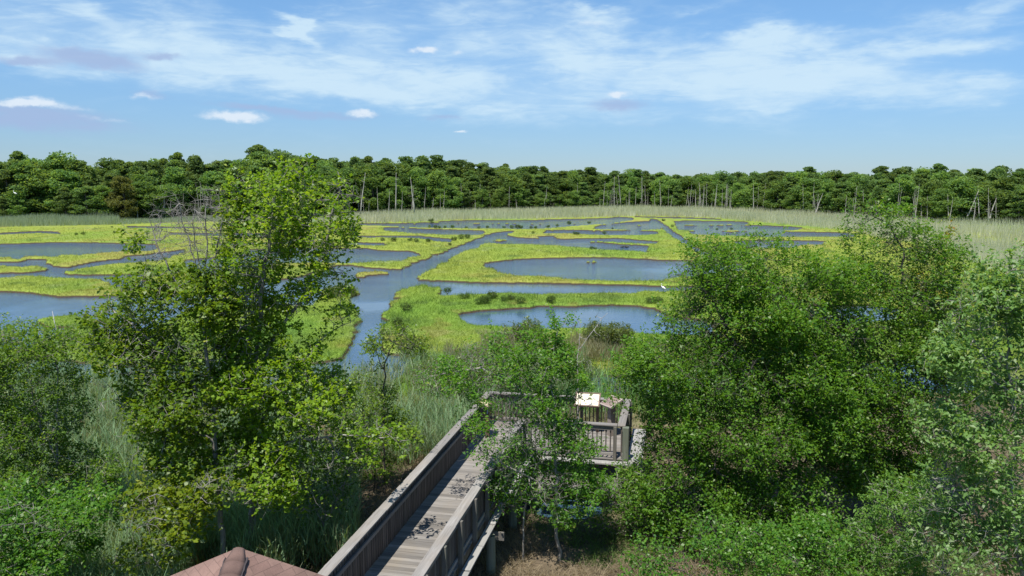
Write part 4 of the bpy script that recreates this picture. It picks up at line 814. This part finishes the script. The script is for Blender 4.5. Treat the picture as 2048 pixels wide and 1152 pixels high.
def railing(root, x0, y0, x1, y1, inner, spacing=1.22, name='railing', skipposts=False, bw_=.036, bs=.135, low=-.32, handrail=True):
    """straight railing; inner = unit normal towards the deck"""
    a, e = Vector((x0, y0, 0)), Vector((x1, y1, 0)); d = (e - a); ln_ = d.length; d.normalize(); n = Vector((inner[0], inner[1], 0)); along_y = abs(d.y) > .5
    M = Matrix((( -d.y if not along_y else 1, 0, 0), (0, 1, 0), (0, 0, 1))).to_3x3() if False else None
    def bx(mb, s0, s1, off, z, wdt, hgt, zj=0):
        c = a + d * ((s0 + s1) / 2) + n * off; l = s1 - s0
        mb.box((c.x, c.y, z), (wdt, l, hgt) if along_y else (l, wdt, hgt))
    rl = M_RAILY if along_y else M_RAILX
    r_ = random.Random(int(abs(x0 * 7 + y0 * 3)))
    cap = MB(); q = 0
    while q < ln_ - .01:
        l = min(r_.uniform(3.2, 3.9), ln_ - q);
        if ln_ - q - l < .8: l = ln_ - q
        bx(cap, q + .003, q + l - .003, .12 + r_.uniform(-.006, .006), TOP - .02 + r_.uniform(-.004, .004), .235, .04); q += l
    cp_ = part(cap, 'cap_rail', rl, root)
    fr = MB(); bx(fr, 0, ln_, .075, TOP - .115, .04, .14); bx(fr, 0, ln_, .075, .13, .04, .09); part(fr, 'side_rail', rl, root)
    if handrail:
        hr = MB(); bx(hr, .1, ln_ - .1, .17, TOP - .30, .045, .085); part(hr, 'handrail', rl, root)
    bal = MB(); k_ = int(ln_ / bs)
    for i in range(k_): q = (i + .5) * ln_ / k_; bx(bal, q - bw_ / 2, q + bw_ / 2, .117 + r_.uniform(-.003, .003), .06 + (TOP - .12) / 2, .036, TOP - .13)
    bl = part(bal, 'balusters', M_BAL, root, 0)
    if not skipposts:
        k_ = max(1, round(ln_ / spacing))
        for i in range(k_ + 1):
            q = min(max(i * ln_ / k_, .06), ln_ - .06); c = a + d * q + n * .0
            pb = MB(); pb.box((c.x, c.y, (TOP - .045 + low) / 2), (.10, .10, TOP - .045 - low)); part(pb, 'post', M_POST, root)
railing(bw, TL, S0, TL, S1, (1, 0), bw_=.088, bs=.128); railing(bw, TR, S0, TR, S1, (-1, 0), bw_=.088, bs=.118)
b = MB(); q = S0; k_ = 0
while q < S1 - .3:
    b.box((TR + .17, q + .60, -.03 - .012 * (k_ % 2)), (.19, 1.17, .045)); q += 1.22; k_ += 1
part(b, 'outer_ledge', M_LEDGE, bw)
for i, s_ in enumerate((10.2, 12.9, 15.6, 18.3, 21.0)):
    for t_ in (TR + .02, TL - .05):
        b = MB(); b.tube([(t_ + (.12 if t_ > -5 else -.1), s_, -.34), (t_ + (.12 if t_ > -5 else -.1), s_, -2.4)], [.115, .125], 12); part(b, 'piling', M_PILE, bw, 0)
    b = MB(); b.box(((TL + TR) / 2, s_ + .16, -.41), (TR - TL + .9, .07, .22)); part(b, 'cross_beam', M_POST, bw)
pf = empty('viewing_platform'); pf.matrix_world = Matrix.Translation((0, 0, DZ)) @ WALK
tag(pf, 'railed wooden viewing platform at the far end of the boardwalk, facing the marsh', 'platform')
b = MB(); s_ = S1
while s_ < SB - .05:
    b.box(((TL + PT) / 2 + rs.uniform(-.006, .006), s_ + .068, -.02 + rs.uniform(-.003, .003)), (PT - TL - .08, .136, .04)); s_ += .143
part(b, 'deck', M_DECK, pf, .004)
railing(pf, TL, S1 + .01, TL, SB, (1, 0), handrail=False); railing(pf, TL, SB, PT, SB, (0, -1), 1.7, handrail=False); railing(pf, PT, S1, PT, SB - .26, (-1, 0), 1.5, handrail=False); railing(pf, TR + .1, S1, PT - .25, S1, (0, 1), 1.5, handrail=False)
b = MB(); b.box((PT + .30, (S1 + SB) / 2, -.03), (.46, SB - S1 + .2, .05)); part(b, 'side_ledge', M_LEDGE, pf)
b = MB(); b.box(((TR + PT) / 2 + .3, S1 - .24, -.05), (PT - TR - .1, .26, .05)); part(b, 'front_ledge', M_LEDGE, pf)
b = MB()
for y_ in (S1 - .08, S1 + 1.5, SB - .1): b.box(((TL + PT) / 2, y_, -.17), (PT - TL, .05, .24))
for t_ in (TL + .1, TR, PT - .04): b.box((t_, (S1 + SB) / 2, -.31), (.05, SB - S1 - .3, .2))
part(b, 'joists', M_POST, pf)
b = MB(); b.box((PT + .35, SB - .7, -.33), (1.0, .12, .2)); part(b, 'cross_beam', M_LEDGE, pf)
b = MB(); b.box(((TR + PT) / 2 + .2, S1 - .75, -.62), (PT - TR - .5, .5, .05)); b.box(((TR + PT) / 2 + .2, S1 - .52, -.5), (PT - TR - .5, .05, .18)); part(b, 'lower_step', M_DECK, pf)
for t_, s_, r_ in ((PT - .55, S1 - .1, .12), (PT - .06, SB - .15, .11), (TR + .3, S1 - .1, .12), (TL + .1, S1 + .1, .12), (TL + .1, SB - .15, .11), (TR + .3, SB - .15, .11)):
    b = MB(); b.tube([(t_, s_, -.45), (t_, s_, -2.5)], [r_, r_], 12); part(b, 'piling', M_PILE, pf, 0)
b = MB(); b.box((PT + .02, S1 - .02, .36), (.19, .19, 1.36)); part(b, 'corner_post', M_PILE, pf, .012)

# interpretive signs
M_BROWN = woodmat('sign_post', (.09, .055, .04), (.17, .11, .08), (.12, .08, .06), (7, 7, .4), .6)
def panelmat(name, base, mark):
    m, t, p = newmat(name); tcx = N(t, 'ShaderNodeTexCoord')
    n = noise(t, tcx.outputs['Object'], 9, 3, .6).outputs['Fac']; f = N(t, 'ShaderNodeMapRange'); t.links.new(n, f.inputs[0]); f.inputs[1].default_value = .55; f.inputs[2].default_value = .72
    t.links.new(mix(t, f.outputs[0], base + (1,), mark + (1,)), p.inputs['Base Color']); p.inputs['Roughness'].default_value = .35; return m
M_P1 = panelmat('cream_panel', (.80, .74, .56), (.86, .60, .44)); M_P2 = panelmat('orange_panel', (.74, .60, .36), (.62, .36, .16)); M_P3 = panelmat('faded_panel', (.24, .18, .15), (.34, .24, .20)); M_P4 = panelmat('blue_panel', (.35, .50, .70), (.55, .65, .7))
M_MARKS, t, p = newmat('panel_marks'); p.inputs['Base Color'].default_value = (.07, .06, .045, 1)
M_FRAMEG = woodmat('grey_frame', (.20, .165, .14), (.36, .31, .27), (.28, .23, .19), (.5, 5, 5))
def sign(name, label, t_, s_, yaw, w_, d_, zc, tilt, pm_, posts, frame=M_BROWN, bird=True, lower=False, pr=.045):
    root = empty(name); root.matrix_world = Matrix.Translation((0, 0, DZ)) @ WALK @ Matrix.Translation((t_, s_, 0)) @ Matrix.Rotation(yaw, 4, 'Z'); tag(root, label, 'sign')
    T = Matrix.Translation((0, 0, zc)) @ Matrix.Rotation(tilt, 4, 'X'); T3 = T.to_3x3()
    def bx(mb, c, size): mb.box(T @ Vector(c), size, T3)
    b = MB(); bx(b, (0, 0, 0), (w_ - .08, d_ - .08, .025)); part(b, 'panel', pm_, root, 0)
    b = MB(); fw = .05
    for sg in (-1, 1): bx(b, (sg * (w_ - fw) / 2, 0, .008), (fw, d_, .06)); bx(b, (0, sg * (d_ - fw) / 2, .006), (w_ - 2 * fw, fw, .06))
    bx(b, (0, 0, -.03), (w_ - .02, d_ - .02, .02)); part(b, 'frame', frame, root)
    if bird:
        b = MB(); z_ = .0165
        def fl(pts): b.add([T @ Vector((x_ * w_, y_ * d_, z_)) for x_, y_ in pts], [tuple(range(len(pts)))])
        fl([(-.06, -.08), (.02, -.04), (.07, .06), (.03, .16), (.0, .05), (-.03, .0)]); fl([(.02, -.06), (.10, -.03), (.14, .04), (.07, .0)]); fl([(-.10, -.02), (-.05, .0), (-.03, .10), (-.07, .05)])
        rr2 = random.Random(3)
        for i in range(7): x_, y_ = rr2.uniform(-.4, .38), rr2.uniform(-.38, .38); fl([(x_, y_), (x_ + .03, y_ - .01), (x_ + .035, y_ + .025), (x_ + .005, y_ + .03)])
        o_ = b.build('print', M_MARKS, root)  # flat dark shapes on the panel: one figure and scattered specks
    if lower:
        b = MB(); b.box((0, -d_ * .30, zc - .22), (w_ * .5, .02, .2)); part(b, 'lower_panel', M_P4, root, 0)
    for px_, py_ in posts: b = MB(); h_ = zc - .035 + py_ * math.sin(tilt); b.box((px_, py_, h_ / 2), (pr * 2, pr * 2, h_)); part(b, 'post', frame, root)
    return root
sign('interpretive_sign', 'large cream information panel in a brown frame, tilted up before the back railing', -2.86, SB - .62, 0, .86, .62, 1.13, R(33), M_P1, [(-.34, .05), (.34, .05)])
sign('interpretive_sign', 'small orange and cream sign on a brown post just inside the left railing', TL + .40, 24.75, R(90), .52, .42, 1.18, R(30), M_P2, [(-.02, -.10)], lower=True, pr=.07, bird=False)
sign('interpretive_sign', 'faded reddish panel in a grey wooden frame at the right back corner of the platform', PT - .62, SB - .85, R(-48), .62, .56, 1.16, R(24), M_P3, [(0, .02)], M_FRAMEG, False, pr=.10)

# wooden stake in the reeds
x, y = onz(828, 870, .3); b = MB(); b.box((0, 0, .45), (.09, .09, 1.1)); o = b.build('wooden_stake', M_POST, bevel=.006); o.location = (x, y, .1); tag(o, 'short grey wooden stake standing in the reeds left of the boardwalk', 'stake')

# ---------------------------------------------------------------- shelter roof at the bottom
m, t, p = newmat('shingles'); tcx = N(t, 'ShaderNodeTexCoord')
def shingle_mat():
    uv = N(t, 'ShaderNodeUVMap'); br = N(t, 'ShaderNodeTexBrick'); t.links.new(uv.outputs[0], br.inputs['Vector']); br.inputs['Scale'].default_value = 1
    br.inputs['Brick Width'].default_value = .30; br.inputs['Row Height'].default_value = .14; br.inputs['Mortar Size'].default_value = .004; br.inputs['Mortar Smooth'].default_value = .4
    br.inputs['Color1'].default_value = (.20, .122, .098, 1); br.inputs['Color2'].default_value = (.235, .148, .118, 1); br.inputs['Mortar'].default_value = (.15, .094, .076, 1)
    n = noise(t, tcx.outputs['Object'], 60, 4, .7).outputs['Fac']; n0 = noise(t, tcx.outputs['Object'], 1.8, 4, .6).outputs['Fac']
    hs = N(t, 'ShaderNodeHueSaturation'); t.links.new(br.outputs[0], hs.inputs['Color']); t.links.new(math_(t, 'ADD', math_(t, 'MULTIPLY', n, .7), math_(t, 'MULTIPLY', n0, 1.1)), hs.inputs['Value'])
    t.links.new(hs.outputs[0], p.inputs['Base Color']); p.inputs['Roughness'].default_value = .95
    bp = N(t, 'ShaderNodeBump'); bp.inputs['Strength'].default_value = .6; bp.inputs['Distance'].default_value = .012; t.links.new(math_(t, 'ADD', br.outputs['Fac'], math_(t, 'MULTIPLY', n, -.4)), bp.inputs['Height']); bp.invert = True; t.links.new(bp.outputs[0], p.inputs['Normal'])
shingle_mat(); M_SHIN = m
M_SLOT, t, p = newmat('roof_underlay'); p.inputs['Base Color'].default_value = (.035, .028, .03, 1); p.inputs['Roughness'].default_value = .8
AP = atd(477, 1095, 11.5); HD = 2.6; KK = .50; th = 0
rf = empty('shelter', (AP[0], AP[1], 0), th); tag(rf, 'brown shingled pyramid roof of a small shelter at the bottom left of the boardwalk', 'shelter')
cz = AP[2]; cor = [Vector((HD * math.cos(R(a_)), HD * math.sin(R(a_)), cz - KK * HD)) for a_ in (15, 90, 165, 270)]; ap = Vector((0, 0, cz)); cor[1] = Vector((0, 1.9, cz - KK * HD))
me = bpy.data.meshes.new('roof'); vv = []; ff = []; uvs = []
for i in range(4):
    a_, c_ = cor[i], cor[(i + 1) % 4]; e_ = (c_ - a_).normalized(); mid = (a_ + c_) / 2; u_ = (ap - mid).normalized(); L0 = len(vv)
    vv += [a_, c_, ap]; ff.append((L0, L0 + 1, L0 + 2)); uvs += [((q_ - mid).dot(e_), (q_ - mid).dot(u_)) for q_ in (a_, c_, ap)]
    dn = Vector((0, 0, -.14)); L0 = len(vv); vv += [a_, c_, c_ + dn, a_ + dn]; ff.append((L0, L0 + 3, L0 + 2, L0 + 1)); uvs += [(0, 0)] * 4
    L0 = len(vv); vv += [a_ + dn, c_ + dn, ap + dn]; ff.append((L0 + 1, L0, L0 + 2)); uvs += [(0, 0)] * 3
me.from_pydata([tuple(q_) for q_ in vv], [], ff); ul = me.uv_layers.new(name='UVMap')
for i, q_ in enumerate(uvs): ul.data[i].uv = q_
me.materials.append(M_SHIN); ro = bpy.data.objects.new('roof', me); C.objects.link(ro); ro.parent = rf
for i in (3,):     # hip cap: rounded strips of lapped shingles over each hip, with an open dark seam along both edges
    cw = 1.0 if i == 3 else .45; a_ = cor[i]; d_ = (a_ - ap).normalized(); sd = Vector((-d_.y, d_.x, 0)).normalized(); nn = d_.cross(sd); nn = nn if nn.z > 0 else -nn
    b = MB(); ln_ = (a_ - ap).length; k_ = int(ln_ / .22)
    prof = [(x_ * cw, z_ * cw) for x_, z_ in [(-.16, -.066), (-.10, -.036), (-.035, -.010), (.035, -.010), (.10, -.036), (.16, -.066)]]
    for j in range(k_):
        s0 = j * ln_ / k_; s1 = s0 + ln_ / k_ * 1.08; w0 = min(1, .5 + s0 * 3.5) ; w1 = min(1, .5 + s1 * 3.5); ring0 = [ap + d_ * s0 + sd * x_ * w0 + nn * (z_ * w0 + .014 * w0) for x_, z_ in prof]; ring1 = [ap + d_ * s1 + sd * x_ * w1 + nn * (z_ * w1 + .018 * w1) for x_, z_ in prof]
        b.add(ring0 + ring1, [(q_, q_ + 1, q_ + 7, q_ + 6) for q_ in range(5)])
    o = b.build('hip_cap', M_SHIN, rf, True); so = o.modifiers.new('thick', 'SOLIDIFY'); so.thickness = .008; so.offset = -1
    b = MB()
    if i != 3: continue
    for sg in (-1, 1):
        pts_ = [ap + d_ * (ln_ * q_ / 40) + sd * sg * (0.17 * min(1, .5 + ln_ * q_ / 40 * 3.5) + (.006 if q_ % 2 else -.004)) + nn * (-.066 * min(1, .5 + ln_ * q_ / 40 * 3.5) + .010) for q_ in range(2, 41)]
        b.tube(pts_, .011 if sg * (1 if i in (3, 0) else -1) < 0 else .02, 4)
    b.build('hip_seam', M_SLOT, rf)
for sx_, sy_ in [(math.cos(R(a_)), math.sin(R(a_)) * (.7 if a_ == 90 else 1)) for a_ in (15, 90, 165, 270)]:
    b = MB(); x_, y_ = sx_ * HD * .84, sy_ * HD * .84; b.box((x_, y_, (cz - KK * HD * .84 - .16) / 2), (.15, .15, cz - KK * HD * .84 - .16)); part(b, 'post', M_POST, rf, .01)

# ---------------------------------------------------------------- egrets
M_WHITE, t, p = newmat('white_feather'); p.inputs['Base Color'].default_value = (.85, .85, .83, 1); p.inputs['Roughness'].default_value = .7
M_BILL, t, p = newmat('bill'); p.inputs['Base Color'].default_value = (.6, .36, .04, 1)
M_LEG, t, p = newmat('bird_leg'); p.inputs['Base Color'].default_value = (.03, .03, .03, 1)
def egret(loc, rz, label, s_=1.0):
    root = empty('egret', loc, rz); root.scale = (s_, s_, s_); tag(root, label, 'bird')
    b = MB(); b.tube([(-.30, 0, .38), (-.20, 0, .44), (-.05, 0, .52), (.08, 0, .58), (.17, 0, .64), (.20, 0, .74), (.15, 0, .84), (.15, 0, .93), (.20, 0, .98), (.26, 0, .985)], [.01, .06, .115, .10, .055, .028, .023, .022, .032, .012], 12); b.build('body', M_WHITE, root, True)
    for sg in (-1, 1):
        b = MB(); b.tube([(.08, sg * .085, .58), (-.06, sg * .11, .53), (-.22, sg * .06, .43), (-.33, sg * .02, .36)], [.03, .06, .04, .008], 8); b.build('wing', M_WHITE, root, True)
        b = MB(); b.tube([(0, sg * .035, .44), (-.03, sg * .035, .22), (0, sg * .035, 0)], [.014, .009, .009], 6); b.tube([(0, sg * .035, .005), (.09, sg * .035, .005)], .006, 4); b.build('leg', M_LEG, root)
    b = MB(); b.tube([(.255, 0, .985), (.37, 0, .965)], [.011, .002], 6); b.build('bill', M_BILL, root)
x, y = onz(1326, 583, .3); egret((x, y, .25), R(150), 'white egret standing on the grass at the right end of the strip pond', .8)
D = 205; c = atd(30, 386, D)
egret((c[0], c[1], c[2] - .9), R(200), 'white egret perched high in the wood at the far left', 1.6)
# small flock of ducks on the pool right of the middle
M_DUCK, t, p = newmat('duck'); p.inputs['Base Color'].default_value = (.03, .024, .02, 1)
for i, px in enumerate((1243, 1246, 1250, 1253, 1255)):
    x, y = onz(px, 494.5 + (i % 2) * .4, 0); root = empty('duck', (x, y, 0), i * .8); tag(root, 'dark duck swimming in the little flock on the pool by the right hand spit', 'bird', 'ducks on the pool')
    b = MB(); b.tube([(-.26, 0, .13), (-.18, 0, .09), (0, 0, .07), (.14, 0, .08), (.19, 0, .14), (.20, 0, .22), (.25, 0, .24)], [.01, .07, .10, .08, .05, .045, .02], 8); b.build('body', M_DUCK, root, True); b = MB(); b.tube([(.25, 0, .235), (.33, 0, .22)], [.018, .012], 6); b.build('bill', M_LEG, root)
# dead branch sticking up from the left bank
b = MB(); x, y = onz(116, 690, .3); b.tube([(0, 0, -.2), (.05, 0, .8), (-.1, 0, 1.5), (-.25, .1, 2.2)], [.05, .04, .03, .012], 6); b.tube([(.05, 0, .7), (-.6, .1, .5), (-1.3, .1, .15)], [.035, .025, .01], 5); b.tube([(.0, 0, 1.0), (.5, .1, 1.1)], [.02, .008], 4)
o = b.build('driftwood_branch', M_DEAD, smooth=True); o.location = (x, y, .2); tag(o, 'bleached forked dead branch sticking up at the left bank', 'branch')
